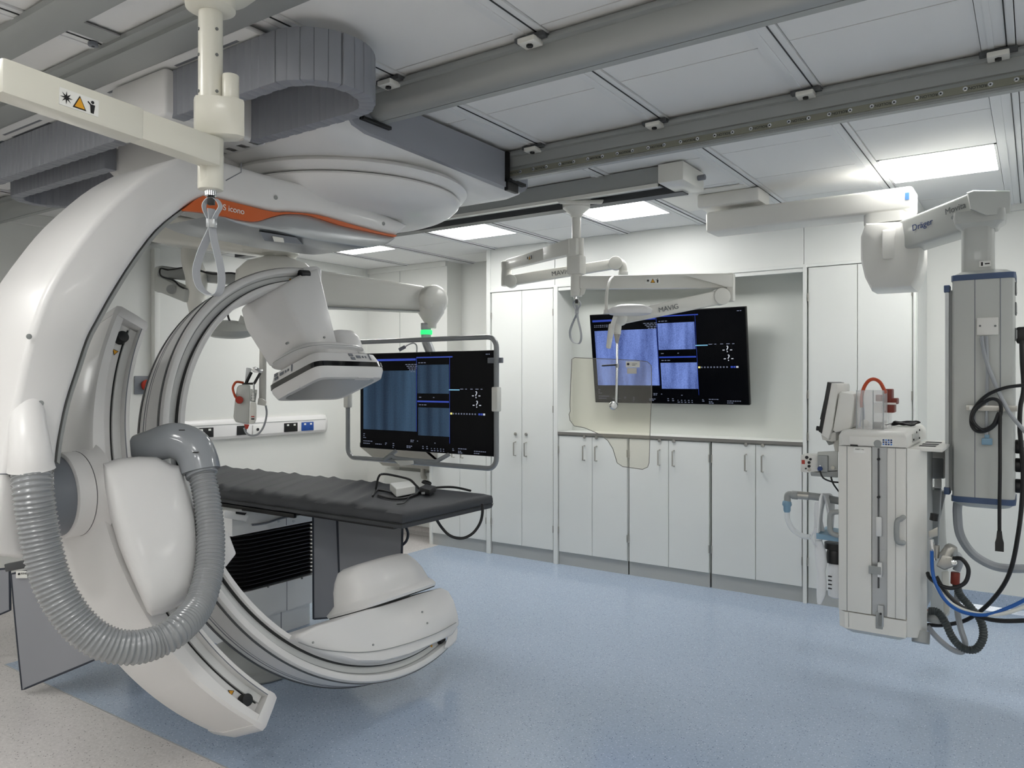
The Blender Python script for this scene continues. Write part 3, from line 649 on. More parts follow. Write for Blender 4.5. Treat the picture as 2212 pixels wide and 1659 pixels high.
# seam under the beam near the foreground column, hose outlet at the arm's foot
part('seam', B().tube([AX(521, 350, XA+.001), AX(521, 372, XA+.001), AX(488, 390, XA+.001)], .0018, 6, 0), 'disc_grey', arm)
oc = [AX(68, 1006, XA+.045), AX(62, 955, XA+.03), AX(60, 900, XA-.02)]
part('hose_outlet', B().tube([AX(68, 1015, XA+.05), AX(66, 990, XA+.05), AX(63, 950, XA+.03), AX(60, 905, XA-.01), AX(60, 870, XA-.05)], lambda f: .068-.022*f, 24, 5), 'white_shell', arm, 60)
part('seam', B().tube([AX(-10, 1024, XA+.001), AX(32, 1024, XA+.001)], .002, 6, 0), 'disc_grey', arm)
part('seam', B().tube([AX(100, 1024, XA+.001), AX(120, 1024, XA+.001)], .002, 6, 0), 'disc_grey', arm)
# pivot joint (axis along Y through the isocentre)
PIV = V((CI.x, 0, CI.z))
part('pivot_joint', B().cyl(PIV+V((0, 1.15, 0)), PIV+V((0, 1.365, 0)), .146, seg=48, bev=.006), 'disc_grey', G, 50)
pj = part('pivot_drum', B().lathe([(.150, 1.36), (.156, 1.365), (.156, 1.425), (.160, 1.44), (.168, 1.455), (.185, 1.475)], PIV, (0, 1, 0), 48), 'white_shell', G, 50)
part('seam', B().lathe([(.155, 1.422), (.1568, 1.423), (.1568, 1.425), (.155, 1.426)], PIV, (0, 1, 0), 48), 'rail_dark', pj, 0)
# ---- arcs swept about the isocentre
def arc_sweep(prof, t0, t1, n=72):
    return B().loft([[A3_(r, t0+(t1-t0)*i/n, a_) for r, a_ in prof] for i in range(n+1)])
T0, T1 = 150.5, 225.5
def wgt(th): return max(0, min(1, (th-155)/25))*max(0, min(1, (224-th)/18))
n = 60; rings = []
for i in range(n+1):
    th = T0+(T1-T0)*i/n; e = min(1, (i+1)/3, (n-i+1)/3); k = .5+.5*e
    ro = 1.282+.02*wgt(th); rf = 1.29+.05*math.sin(math.radians(max(0, min(180, (th-T0)/(T1-T0)*180))))
    prof = [(1.157, .082), (1.160, .085), (1.176, .085), (1.177, .045), (1.243, .045), (1.246, .085), (ro-.01, .088), (ro, .078), (rf, -.10), (rf-.02, -.215), (rf-.06, -.25), (1.19, -.25), (1.157, -.20)]
    rings.append([A3_(r, th, a_) for r, a_ in prof])
ga = part('guide_arc', B().loft(rings), 'white_shell', G, 38)
for th0, sg in ((T0, -1), (T1, 1)):
    rings = []
    for i, (dth, sc) in enumerate(((0, 1), (1.2, 1), (2.3, .93), (2.9, .75))):
        prof = [(1.157, .085), (1.20, .088), (1.27, .088), (1.284, .075), (1.293, -.10), (1.275, -.21), (1.23, -.25), (1.17, -.25), (1.157, -.20)]
        cc = (1.22, -.08); rings.append([A3_(cc[0]+(r-cc[0])*sc, th0+sg*dth, cc[1]+(a_-cc[1])*sc) for r, a_ in prof])
    part('end_block', B().loft(rings), 'white_shell', ga, 40)
    # black end stop, hazard triangle
    thb = th0-sg*3.0
    part('end_stop', B().cyl(A3_(1.224, thb, .046), A3_(1.224, thb, .082), .024, seg=20, bev=.004), 'black_rubber', ga)
    tb = th0-sg*5.2; part('hazard_triangle', B().prism([A3_(1.212, tb, .0465), A3_(1.236, tb, .0465), A3_(1.224, tb-sg*1.1, .0465)], mN*.001), 'ink', ga, 0)
    part('hazard_triangle', B().prism([A3_(1.215, tb-sg*.12, .0475), A3_(1.233, tb-sg*.12, .0475), A3_(1.224, tb-sg*.9, .0475)], mN*.001), 'sign_yellow', ga, 0)
part('channel_line', arc_sweep([(1.203, .044), (1.2075, .044), (1.2075, .047), (1.203, .047)], T0+.5, T1-.5), 'groove', ga, 0)
part('channel_step', arc_sweep([(1.177, .044), (1.203, .044), (1.203, .056), (1.192, .058), (1.177, .058)], T0+.3, T1-.3), 'alu_light', ga, 30)
part('channel_line', arc_sweep([(1.236, .044), (1.239, .044), (1.239, .0465), (1.236, .0465)], T0+.5, T1-.5), 'disc_grey', ga, 0)
b = B()
for i in range(150):
    th = T0+(T1-T0)*(i+.5)/150; p = A3_(1.1735, th, .0855); tg = (A3_(1.1735, th+.1, 0)-A3_(1.1735, th, 0)).normalized(); b.obox(p, tg, mN.cross(tg), mN, .011, .004, .001)
part('stitching', b, 'disc_grey', ga, 0)['kind'] = 'stuff'
# ---- C-arm ring
R0, R1 = 91.0, 285.5
ring_prof = [(.902, .004), (.906, .012), (.924, .012), (.928, .004), (.930, -.016), (.960, -.016), (.963, -.004), (.968, .008), (.980, .012), (.992, .008), (.998, -.004), (.998, -.152), (.99, -.16), (.92, -.16), (.902, -.15)]
ring = part('c_arm', arc_sweep(ring_prof, R0, R1, 110), 'white_shell', G, 38)
for nm, pr_, mm in (('edge_groove', [(.996, -.006), (1.001, -.006), (1.001, -.018), (.996, -.018)], 'rail_dark'), ('edge_groove', [(.996, -.152), (1.001, -.150), (1.001, -.162), (.988, -.164), (.986, -.16)], 'rail_dark'),
                    ('rim_line', [(.996, -.120), (.9995, -.120), (.9995, -.1235), (.996, -.1235)], 'disc_grey'), ('rim_line', [(.996, -.105), (.9990, -.105), (.9990, -.1065), (.996, -.1065)], 'disc_grey'),
                    ('face_groove', [(.9275, .002), (.932, .001), (.932, -.0155), (.9275, -.0155)], 'groove'), ('face_groove', [(.957, -.0155), (.9605, -.0155), (.9605, -.013), (.957, -.013)], 'machine_grey'),
                    ('channel_face', [(.932, -.017), (.957, -.017), (.957, -.0145), (.932, -.0145)], 'alu_light')):
    part(nm, arc_sweep(pr_, R0+.3, R1-.3, 110), mm, ring, 0)
for th, sg in ((95.0, 1), (284.0, -1)):
    part('end_stop', B().hull([A3_(r, th+d, a_) for r in (.935, .957) for d in (-1.2, 1.2) for a_ in (-.015, .010)], .004), 'black_rubber', ring)
    tb = th+sg*4; part('hazard_triangle', B().prism([A3_(.935, tb-.5, -.0135), A3_(.935, tb+.8, -.0135), A3_(.948, tb+.1, -.0135)], mN*.001), 'sign_yellow', ring, 0)
# ---- slider cover between guide arc and ring
cov = B()
def ringpx(ps, a_): return [PL(x, y, a_) for x, y in ps]
base = [(222, 1000), (258, 990), (300, 986), (338, 987), (352, 994), (368, 1003), (388, 1006), (408, 1060), (425, 1120), (431, 1180), (427, 1240), (415, 1288), (388, 1306), (350, 1324), (328, 1331), (318, 1322), (285, 1250), (256, 1180), (236, 1110), (226, 1050)]
def scale_px(ps, k, c=(320, 1150)): return [(c[0]+(x-c[0])*k, c[1]+(y-c[1])*k) for x, y in ps]
def shift(ps, dx, dy): return [(x+dx, y+dy) for x, y in ps]
cv = part('slider_cover', B().loft([ringpx(shift(base, 6, 2), .02), ringpx(base, .11), ringpx(scale_px(base, .99), .15), ringpx(scale_px(base, .965), .172), ringpx(shift(scale_px(base, .92), 2, 0), .186), ringpx(shift(scale_px(base, .80), 4, 0), .198), ringpx(shift(scale_px(base, .5), 6, 0), .206), ringpx(shift(scale_px(base, .2), 6, 0), .208)]), 'white_shell', G, 60)
part('slider_block', B().hull([A3_(r, th, a_) for r in (.99, 1.2) for th in (172, 196) for a_ in (-.15, .03)], .01), 'alu_light', G)
b = B(); b.prism([A3_(1.01, 193, -.02), A3_(1.01, 203, -.02), A3_(.9, 196, -.02), A3_(.88, 190, -.02), A3_(.93, 186, -.02)], mN*.09, .01)
part('corner_fin', B().hull([PL(x, y, a_) for x, y in ((470, 1130), (493, 1150), (510, 1196), (488, 1224), (440, 1240), (420, 1150)) for a_ in (.0, .05)], .006), 'white_shell', G)
# elbow and corrugated hose
el = [PL(296, 968, .02), PL(330, 962, .07), PL(375, 952, .13), PL(412, 965, .17), PL(428, 992, .18), PL(434, 1018, .18)]
part('elbow', B().tube(el, lambda f: S*(.048+.021*math.sin(min(1, f*1.25)*PI*.62)), 28, 6), 'elbow_grey', G, 60)
for q in ((393, 929), (423, 977)):
    p = PL(*q, .235); part('elbow_slot', B().obox(p, Rt, Up, Fw, .02, .004, .01), 'black', G, 0)
hp = [el[-1], PL(443, 1055, .19), PL(451, 1110, .20), PL(455, 1170, .21), PL(450, 1240, .22), PL(428, 1310, .24)]
hz_ = [P(384, 1360, 2.62), P(336, 1388, 2.56), P(280, 1399, 2.50), P(220, 1386, 2.46), P(165, 1344, 2.44), P(120, 1275, 2.43), P(95, 1200, 2.43), P(80, 1120, 2.43), P(72, 1060, 2.43), AX(68, 1012, XA+.05)]
path = catmull(hp+hz_, 24); tl = [0]
for i in range(1, len(path)): tl.append(tl[-1]+(path[i]-path[i-1]).length)
LT = tl[-1]; nr = int(LT/.0024)
pts_ = []; k = 0
for i in range(nr+1):
    s = LT*i/nr
    while k < len(tl)-2 and tl[k+1] < s: k += 1
    pts_.append(path[k].lerp(path[k+1], min(1, (s-tl[k])/max(1e-9, tl[k+1]-tl[k]))))
part('corrugated_hose', B().tube(pts_, lambda f: (.0485+.009*f)+.0030*math.cos(2*PI*f*LT/.0150), 22, 0), 'hose_grey', G, 80)
for p0, p1, rr in ((pts_[0], pts_[8], .060), (pts_[-1], pts_[-9], .062)):
    part('hose_collar', B().cyl(p0, p1, rr, rr, 28, .003), 'elbow_grey' if rr == .060 else 'rail_dark', G)
# ---- detector end
near = [(604, 618), (640, 598), (662, 586), (690, 577), (712, 660), (733, 750), (700, 748), (668, 745)]
pts = [PL(x, y, .03) for x, y in near]+[PL(x, y, -.2) for x, y in ((516, 665), (528, 712), (582, 797))]+[PL(x, y, .03)-mN*.22*S for x, y in ((690, 577), (733, 750))]
dh = part('detector_housing', B().hull(pts, .02, 3), 'white_shell', G, 50)
p = [PL(x, y, .042) for x, y in ((655, 583), (672, 588), (678, 602), (668, 612))]
for q in ((621, 741), (700, 729)):
    pp = PL(q[0], q[1], .03 if q[0] > 600 else -.1); part('screw', B().cyl(pp-mN*.01, pp+mN*.006, .006, seg=10), 'machine_grey', dh)
part('housing_top_cap', B().hull([PL(x, y, a_) for x, y in ((655, 577), (684, 575), (694, 582), (694, 610), (676, 612), (672, 592), (655, 590)) for a_ in (.018, -.1)], .006), 'white_shell', dh, 50)
part('end_recess', B().tube([PL(648, 591, .020), PL(666, 592, .020)], .020, 14, 0), 'black_rubber', dh)
# rotation skirt and side bump
def sup(ht, ha, wv, t0=0, a0=-.08, e=3.2, n=40):
    out = []
    for i in range(n):
        c_, s_ = math.cos(2*PI*i/n), math.sin(2*PI*i/n)
        out.append(L3(t0+ht*math.copysign(abs(c_)**(2/e), c_), wv, a0+ha*math.copysign(abs(s_)**(2/e), s_)))
    return out
sk = part('rotation_skirt', B().loft([sup(.18, .14, .580, -.03), sup(.205, .165, .565, -.03), sup(.215, .172, .555, -.03), sup(.215, .172, .547, -.03), sup(.19, .15, .540, -.03), sup(.17, .14, .515, -.02)]), 'white_shell', G, 45)
part('skirt_groove', B().loft([sup(.2165, .1735, .5525, -.03), sup(.2165, .1735, .5505, -.03)]), 'machine_grey', sk, 0)
part('side_bump', B().loft([sup(.09, .10, .54, .115, -.06, 4), sup(.088, .098, .63, .105, -.06, 4), sup(.075, .085, .665, .095, -.06, 4), sup(.04, .05, .675, .09, -.06, 3)]), 'white_shell', G, 60)
dt = part('detector', B().loft([sup(.19, .155, .520, 0, -.08, 7), sup(.208, .168, .512, 0, -.08, 8), sup(.222, .180, .468, 0, -.08, 9), sup(.226, .184, .45, 0, -.08, 10), sup(.226, .184, .425, 0, -.08, 10), sup(.215, .173, .392, 0, -.08, 9), sup(.212, .17, .388, 0, -.08, 9)]), 'white_shell', G, 30)
part('black_band', B().loft([sup(.2255, .1835, .4655, 0, -.08, 9.5), sup(.2275, .1855, .4645, 0, -.08, 9.5), sup(.2285, .1865, .441, 0, -.08, 10), sup(.2265, .1845, .440, 0, -.08, 10)]), 'black_gloss', dt, 20)
part('entrance_window', B().loft([sup(.185, .145, .3885, 0, -.08, 8), sup(.185, .145, .386, 0, -.08, 8)]), 'silver', dt, 0)
for (t_, a_) in ((.08, .088), (-.222, -.14)):
    if t_ > 0: part('finger_grip', B().loft([[L3(t_+i*.055, .392-k*.0, .088+d) for i, k in ((-1, 0), (1, 0))]+[L3(t_+i*.05, .385, .088+d) for i in (1, -1)] for d in (-.03, .004)]), 'white_shell', dt, 0)
    else: part('finger_grip', B().hull([L3(-.218+d, wv, -.10+i*.05) for d in (-.004, .03) for i in (-1, 1) for wv in (.393, .385)]), 'white_shell', dt, 0)
def buttons(org, xd_, yd_, nd, f):
    spec = [(-.055, .012, .022, .014), (-.052, -.006, .022, .014), (-.022, .003, .024, .014), (0, .003, .008, .011), (.014, .003, .008, .011), (.034, .003, .008, .032)]
    for x, y, w_, h_ in spec: part('button', B().obox(org+xd_*x*1.5+yd_*y*1.3, xd_, yd_, nd, w_*1.35, h_*1.25, .003, .001, 1), 'disc_grey', dt, 0)
ax_ = (L3(0, .51, .088)-L3(0, .468, .100)).normalized()
buttons((L3(.09, .490, .0962)), uN, ax_, uN.cross(ax_) if uN.cross(ax_).dot(mN) > 0 else -uN.cross(ax_), 1)
ay_ = (L3(-.208, .512, 0)-L3(-.222, .468, 0)).normalized(); xx_ = mN
buttons((L3(-.2175, .490, -.12)), xx_, ay_, -uN, 1)
# ---- tube end
hb = [(636, 1372), (686, 1351), (740, 1333), (800, 1314), (850, 1299), (905, 1281), (950, 1270), (966, 1277), (978, 1298), (987, 1330), (989, 1350), (975, 1372), (930, 1394), (880, 1416), (820, 1432), (760, 1432), (700, 1415), (660, 1397), (632, 1380)]
core = ringpx(hb, .035)
def inset(ps, k): c_ = sum(ps, V((0, 0, 0)))/len(ps); return [c_+(p-c_)*k for p in ps]
tb_ = part('tube_housing', B().loft([inset([p-mN*.22*S for p in core], .96), [p-mN*.20*S for p in core], core, inset([p+mN*.012*S for p in core], .985), inset([p+mN*.02*S for p in core], .95)]), 'white_shell', G, 45)
p_ = [PL(x, y, .058) for x, y in spl([(645, 1387), (690, 1402), (760, 1409), (820, 1405), (880, 1390), (940, 1369), (985, 1345)], 5)]
part('crease', B().strip(p_, .006, .003, mN, 0), 'machine_grey', tb_, 0)
part('end_cap', B().hull([PL(x, y, a_) for x, y in ((968, 1372), (986, 1348), (989, 1362), (986, 1384), (970, 1400), (958, 1402)) for a_ in (.022, -.12)], .008), 'white_shell', tb_, 50)
for q in ((912, 1322), (923, 1346), (676, 1388), (806, 1393)):
    pp = PL(*q, .056); part('screw', B().cyl(pp-mN*.006, pp+mN*.003, .005, seg=10), 'machine_grey', tb_)
tu = part('tube_cover', B().loft([sup(.262, .175, -.662, .01, -.09, 3.4), sup(.266, .18, -.650, .01, -.09, 3.4), sup(.255, .165, -.632, .02, -.09, 3.2), sup(.245, .150, -.618, .02, -.09, 3), sup(.235, .140, -.56, .015, -.09, 2.8), sup(.215, .128, -.52, .01, -.09, 2.8), sup(.185, .11, -.482, .005, -.09, 2.8), sup(.15, .09, -.470, 0, -.09, 2.8), sup(.10, .06, -.466, 0, -.09, 2.6)]), 'white_shell', G, 60)
part('cover_seam', B().loft([sup(.258, .172, -.660, .01, -.09, 3.4), sup(.258, .172, -.667, .01, -.09, 3.4)]), 'groove', tu, 0)
# ================================================================ PATIENT TABLE
ZT = .95
t = thing('patient_table', (-4.1, 3.2, 0), 'patient table with long wrinkled dark grey mattress on a bellows column', 'table')
Xe = -2.60; Xs_ = -5.35
def mattress():
    nx, ny = 150, 26; r = random.Random(9)
    b = B(); top = []; 
    w0 = [(r.uniform(Xs_, -3.2), r.uniform(2.6, 3.5), r.uniform(.25, .7), r.uniform(.004, .010), r.uniform(.9, 1.3)) for _ in range(26)]
    def hgt(x, y):
        v = 0
        for k in range(17):
            xx = -3.15-.13*k; s = (x-xx)+(y-3.2)*.55; v += .017*math.exp(-(s/.035)**2)*(.6+.4*math.sin(k*2.1+y*5))
        return v
    def row(i):
        x = Xs_+(Xe-Xs_)*i/nx; out = []
        for j in range(ny+1):
            y = 2.83+.76*j/ny; e = min(1, min(j, ny-j)/2.0); ex = min(1, min(i, nx-i)/3.0); q = min(e, ex)
            out.append(V((x, y, ZT-.014*(1-q)**2+hgt(x, y)*q)))
        return out
    rows_ = [row(i) for i in range(nx+1)]; bm = b.bm
    vs_ = [[bm.verts.new(p) for p in rr] for rr in rows_]
    for i in range(nx):
        for j in range(ny): bm.faces.new([vs_[i][j], vs_[i+1][j], vs_[i+1][j+1], vs_[i][j+1]])
    per = [(i, 0) for i in range(nx+1)]+[(nx, j) for j in range(1, ny+1)]+[(i, ny) for i in range(nx-1, -1, -1)]+[(0, j) for j in range(ny-1, 0, -1)]
    prev = [vs_[i][j] for i, j in per]; cxm, cym = (Xs_+Xe)/2, 3.21
    for dz, gr in ((-.03, .004), (-.055, .005), (-.062, .0), (-.068, .005), (-.085, .0)):
        cur = []
        for i, j in per:
            x = Xs_+(Xe-Xs_)*i/nx; y = 2.83+.76*j/ny
            x += gr*(1 if i == nx else -1 if i == 0 else 0); y += gr*(1 if j == ny else -1 if j == 0 else 0)
            x += .0; y += .004*math.sin(x*23)*(1 if j == 0 else 0)
            cur.append(bm.verts.new((x, y, ZT+dz)))
        n_ = len(per)
        for k in range(n_): bm.faces.new([prev[k], cur[k], cur[(k+1) % n_], prev[(k+1) % n_]])
        prev = cur
    bm.faces.new(prev); bmesh.ops.recalc_face_normals(bm, faces=list(bm.faces)); return b
mt_ = part('mattress', mattress(), 'mattress', t, 60)
part('seam', B().tube([(Xs_, 2.824, ZT-.062), (Xe+.005, 2.824, ZT-.062), (Xe+.006, 3.595, ZT-.062)], .0025, 6, 0), 'black', mt_, 0)
part('tabletop', B().box((Xs_-.05, 2.90, ZT-.115), (Xe-.12, 3.52, ZT-.085), .01), 'black', t)
part('side_rail', B().box((Xs_, 2.865, ZT-.125), (-3.45, 2.885, ZT-.10), .003), 'black', t)
# head of the column, bellows, pedestal
X1 = -3.92
hd = part('column_head', B().loft([[V((x_, y_, z_)) for x_, y_ in ((X1, 2.80), (X1, 3.44), (-5.1, 3.44), (-5.1, 2.74), (X1-.25, 2.74))] for z_ in (ZT-.12, ZT-.27)]), 'table_white', t, 30)
part('control_panel', B().hull([PX(x, y, X1+d) for x, y in ((484, 1101), (538, 1112), (532, 1127), (484, 1118)) for d in (.02, .10)], .004), 'table_white', hd)
part('panel_slot', B().hull([PX(x, y, X1+.101) for x, y in ((509, 1105), (533, 1108), (529, 1113), (509, 1110))]+[PX(x, y, X1+.105) for x, y in ((509, 1105), (533, 1108), (529, 1113), (509, 1110))]), 'black', hd, 0)
part('grab_line', B().tube([PX(545, 1134, X1+.012), PX(575, 1130, X1+.012), PX(610, 1119, X1+.012), PX(650, 1111, X1+.012)], .006, 8, 4), 'disc_grey', hd)
for px in (602, 634, 618):
    if px == 618: part('head_seam', B().box((X1, PX(618, 1125, X1).y, ZT-.265), (X1+.002, PX(618, 1125, X1).y+.003, ZT-.17)), 'disc_grey', hd, 0)
    else: part('screw', B().cyl(PX(px, 1126, X1), PX(px, 1126, X1)+V((.003, 0, 0)), .008, seg=12), 'silver', hd)
def fold(x1, y0, y1, x0, r=.13, grow=0, z=0):
    out = []
    for k in range(7): a = math.radians(-90+90*k/6); out.append(V((x1-r+(r+grow)*math.cos(a), y0+r+(r+grow)*math.sin(a), z)))
    out.append(V((x1+grow, y1+grow*.5, z))); out.append(V((x0-grow, y1+grow*.5, z))); out.append(V((x0-grow, y0-grow, z))); return out
zb0, zb1 = PX(680, 1240, X1).z, ZT-.27
rings = []; nf = 14
for k in range(nf):
    z0 = zb0+(zb1-zb0)*k/nf; dz = (zb1-zb0)/nf
    rings += [fold(X1-.02, 2.82, 3.42, -5.05, grow=-.012, z=z0+dz*.02), fold(X1-.02, 2.82, 3.42, -5.05, grow=.018, z=z0+dz*.4), fold(X1-.02, 2.82, 3.42, -5.05, grow=.020, z=z0+dz*.6), fold(X1-.02, 2.82, 3.42, -5.05, grow=-.012, z=z0+dz*.98)]
part('bellows', B().loft(rings), 'bellows', t, 30)
z2 = PX(680, 1300, X1).z
bs = part('pedestal', B().loft([fold(X1, 2.80, 3.44, -5.1, z=z2), fold(X1, 2.80, 3.44, -5.1, z=zb0)]), 'table_white', t, 50)
part('pedestal_foot', B().loft([fold(X1-.03, 2.83, 3.41, -5.05, z=.0), fold(X1-.03, 2.83, 3.41, -5.05, z=z2)]), 'table_white', t, 50)
ys = PX(619, 1280, X1).y
part('seam', B().box((X1-.001, ys, z2), (X1+.0015, ys+.004, zb0)), 'disc_grey', bs, 0); part('seam', B().box((X1-.031, ys-.02, .02), (X1-.0285, ys-.016, z2)), 'disc_grey', bs, 0)
for px, py in ((579, 1267), (652, 1249)): p = PX(px, py, X1); part('screw', B().cyl(p, p+V((.003, 0, 0)), .007, seg=12), 'ink_grey', bs)
# radiation drapes under the free end, and one hanging at the head
def drape(nm, pts, th, label, wav=.0, group=None, tgt=None):
    A, Bq, Cq, D = [V(p) for p in pts]          # top-left, top-right, bottom-right, bottom-left
    n_ = (Bq-A).cross(D-A).normalized(); nx, nz = 24, 16
    tt_ = thing(nm, (A+Bq)/2, label, 'radiation shield', group) if tgt is None else tgt
    b = B(); bm = b.bm; g_ = []
    for s in (0, 1):
        gg = []
        for i in range(nx+1):
            rr = []
            for j in range(nz+1):
                u_, v_ = i/nx, j/nz; p = A.lerp(Bq, u_).lerp(D.lerp(Cq, u_), v_); p = p+n_*(s*th+wav*math.sin(u_*5+v_)*v_)
                rr.append(bm.verts.new(p))
            gg.append(rr)
        g_.append(gg)
    for s in (0, 1):
        for i in range(nx):
            for j in range(nz): bm.faces.new([g_[s][i][j], g_[s][i+1][j], g_[s][i+1][j+1], g_[s][i][j+1]])
    per = [(i, 0) for i in range(nx+1)]+[(nx, j) for j in range(1, nz+1)]+[(i, nz) for i in range(nx-1, -1, -1)]+[(0, j) for j in range(nz-1, 0, -1)]
    for k in range(len(per)):
        a, c_ = per[k], per[(k+1) % len(per)]; bm.faces.new([g_[0][a[0]][a[1]], g_[0][c_[0]][c_[1]], g_[1][c_[0]][c_[1]], g_[1][a[0]][a[1]]])
    bmesh.ops.recalc_face_normals(bm, faces=list(bm.faces))
    edge = [g_[0][i][j].co.copy().lerp(g_[1][i][j].co, .5) for i, j in per]
    part('sheet', b, 'shield_grey', tt_, 60)
    part('piping', B().tube(edge, .0065, 6, 0, closed=True), 'shield_trim', tt_)
    return tt_
drape('radiation_drape', [P(676, 1102, 4.75), P(727, 1104, 4.79), P(736, 1333, 4.79), P(677, 1337, 4.75)], .006, 'narrow grey radiation drape hanging under the table beside the black bellows')
drape('radiation_drape', [P(729, 1112, 4.70), P(869, 1122, 4.35), P(866, 1255, 4.35), P(735, 1300, 4.70)], .006, 'wide grey radiation drape hanging under the free end of the table')
part_ = tag(part('cable_loop', B().tube([P(870, 1125, 4.4), P(881, 1150, 4.42), P(878, 1168, 4.42), P(868, 1178, 4.42)], .008, 8, 5), 'shield_trim'), 'short dark loop at the edge of the drape under the free table end', 'cable')
dd_ = drape('radiation_drape', [P(24, 1240, 3.88), P(210, 1204, 3.80), P(206, 1424, 3.80), P(44, 1492, 3.88)], .008, 'grey radiation drape with a small white label at the bottom left', .012)
dd_b = P(44, 1240, 3.85)
b = B(); q = P(47, 1241, 3.86); part('label_patch', B().obox(q, Rt, Up, Fw, .056, .036, .004), 'sign_white', dd_, 0); text('lettering', 'KENEX', P(53, 1239, 3.855), Rt, Up, .012, 'ink', dd_, .0004)
part('logo_dot', B().cyl(P(41, 1240, 3.857), P(41, 1240, 3.853), .0055, seg=12), 'ink', dd_, 0)
part('hanger_bar', B().beam(P(15, 1226, 3.9), P(235, 1182, 3.8), .03, .04, bev=.004), 'rail_dark', dd_)
part('hanger_post', B().beam(P(235, 1182, 3.8), P(262, 1055, 4.85), .03, .03, bev=.004), 'rail_dark', dd_)
drape('radiation_drape', [P(-60, 1236, 4.3), P(20, 1228, 4.3), P(21, 1318, 4.3), P(-60, 1352, 4.3)], .008, 'strip of dark drape at the left edge beside the labelled drape')
# foot of a floor stand seen between guide arc and ring
st = thing('floor_stand_foot', P(560, 1440, 4.05), 'rounded grey foot of a stand on the floor seen between the two curved arms', 'stand')
c0 = PZ(545, 1440, 0); part('base_disc', B().cyl((c0.x, c0.y, 0.002), (c0.x, c0.y, .05), .30, .28, 40, .012), 'machine_grey', st); part('base_shell', B().lathe([(.26, .045), (.24, .10), (.14, .15), (0, .16)], (c0.x, c0.y, 0), (0, 0, 1), 36), 'machine_grey', st, 60)
# power strip, adaptor and cables on the mattress
def MT(px, py, z=ZT+.010): return PZ(px, py, z)
pw = thing('power_strip', MT(880, 1064), 'small white power distribution box lying on the black mattress', 'power strip')
a, b_, c_, d_ = MT(847, 1072), MT(858, 1082), MT(916, 1066), MT(890, 1052)
pbx = B(); lo = [MT(856, 1074), MT(897, 1066), MT(884, 1055), MT(842, 1060)]
pbx.prism(lo, (0, 0, .045), .003, 1); hb_ = part('housing', pbx, 'sign_white', pw, 30)
for q in ((861, 1063), (868, 1062), (874, 1064), (894, 1059)): p = PZ(q[0], q[1], ZT+.02); part('outlet', B().disc(p-Fw*.012, -Fw, .004, 8, .004), 'ink', pw, 0)
for q in ((852, 1049), (866, 1048), (877, 1047)): p = PZ(q[0], q[1], ZT+.0497); part('print_mark', B().box(p-V((.02, .006, 0)), p+V((.02, .006, .0006))), 'ink_grey', pw, 0)
cb = lambda nm, path, r, m, lab, cat='cable', par=None: tag(part(nm, B().tube(path, r, 8, 6), m, par), lab, cat) if par is None else part(nm, B().tube(path, r, 8, 6), m, par)
cb('power_cable', [MT(805, 1072), MT(812, 1055), P(818, 1030, 3.95), P(830, 1024, 3.98), P(860, 1029, 4.0), P(885, 1036, 4.0), P(898, 1048, 4.0), P(906, 1056, 4.0)], .006, 'cable_black', 'black cable arching up over the white power box')
cb('power_cable', [MT(805, 1072), MT(812, 1062), MT(822, 1059), MT(850, 1065)], .006, 'cable_black', 'black plug lead running into the left of the white power box')
cb('power_cable', [MT(817, 1069), MT(840, 1076), MT(870, 1077), MT(895, 1070), MT(908, 1062), MT(925, 1056), MT(945, 1053), MT(970, 1052), MT(990, 1054), MT(1016, 1060)], .007, 'cable_black', 'long black cable crossing the mattress to its far corner')
cb('power_cable', [P(1042, 1088, 4.22), P(1042, 1110, 4.22), P(1036, 1132, 4.22), P(1020, 1153, 4.22), P(997, 1163, 4.22), P(972, 1157, 4.2), P(953, 1138, 4.2), P(937, 1112, 4.15)], .008, 'cable_black', 'black cable hanging in a loop below the end of the mattress')
cb('power_cable', [MT(857, 1089), MT(872, 1087), MT(880, 1078), MT(892, 1066)], .003, 'cable_black', 'thin black lead with a small plug in front of the white box')
ad_ = thing('power_adaptor', MT(922, 1068), 'black power adaptor with coiled lead on the mattress', 'adaptor')
part('brick', B().hull([MT(906, 1064), MT(928, 1071), MT(942, 1062), MT(920, 1057)]+[MT(x, y)+V((0, 0, .032)) for x, y in ((906, 1064), (928, 1071), (942, 1062), (920, 1057))], .004), 'black_rubber', ad_)
for k in range(4): part('coil', B().tube([MT(920, 1052)+V((.028*math.cos(a)+.003*k, .016*math.sin(a), .01+.018*abs(math.sin(a/2))+.003*k)) for a in [i*PI/4 for i in range(8)]], .004, 6, 3, closed=True), 'cable_black', ad_)
part('sticker', B().obox(PZ(915, 1064, ZT+.02)-Fw*.02, Rt, Up, Fw, .02, .012, .002), 'silver', ad_, 0)

# ================================================================ FLOATING MONITOR ON ITS CEILING ARM
pL, pR = -4.15, -2.94; YM = 4.07
cM = V(((pL+pR)/2, YM, 1.452)); WM, HM = 1.225, .70
mn = screen_frame(cM, V((1, 0, 0)), V((0, 0, 1)), WM, HM, 'floating_monitor', 'large ceiling-hung black monitor with dim blue x-ray images in a grey tube frame', 'dim')
fx0, fx1, fz0, fz1 = pL-.10, pR+.055, 1.028, 1.885; yf = YM-.015; r_ = .07
fr = []
for cx_, cz_, a0 in ((fx1-r_, fz1-r_, 0), (fx0+r_, fz1-r_, 90), (fx0+r_, fz0+r_, 180), (fx1-r_, fz0+r_, 270)):
    for i in range(8): a = math.radians(a0+90*i/7); fr.append((cx_+r_*math.cos(a), cz_+r_*math.sin(a)))
frm = part('tube_frame', B().tube([V((x, yf-.02, z)) for x, z in fr], .017, 12, 0, closed=True), 'hose_grey', mn)
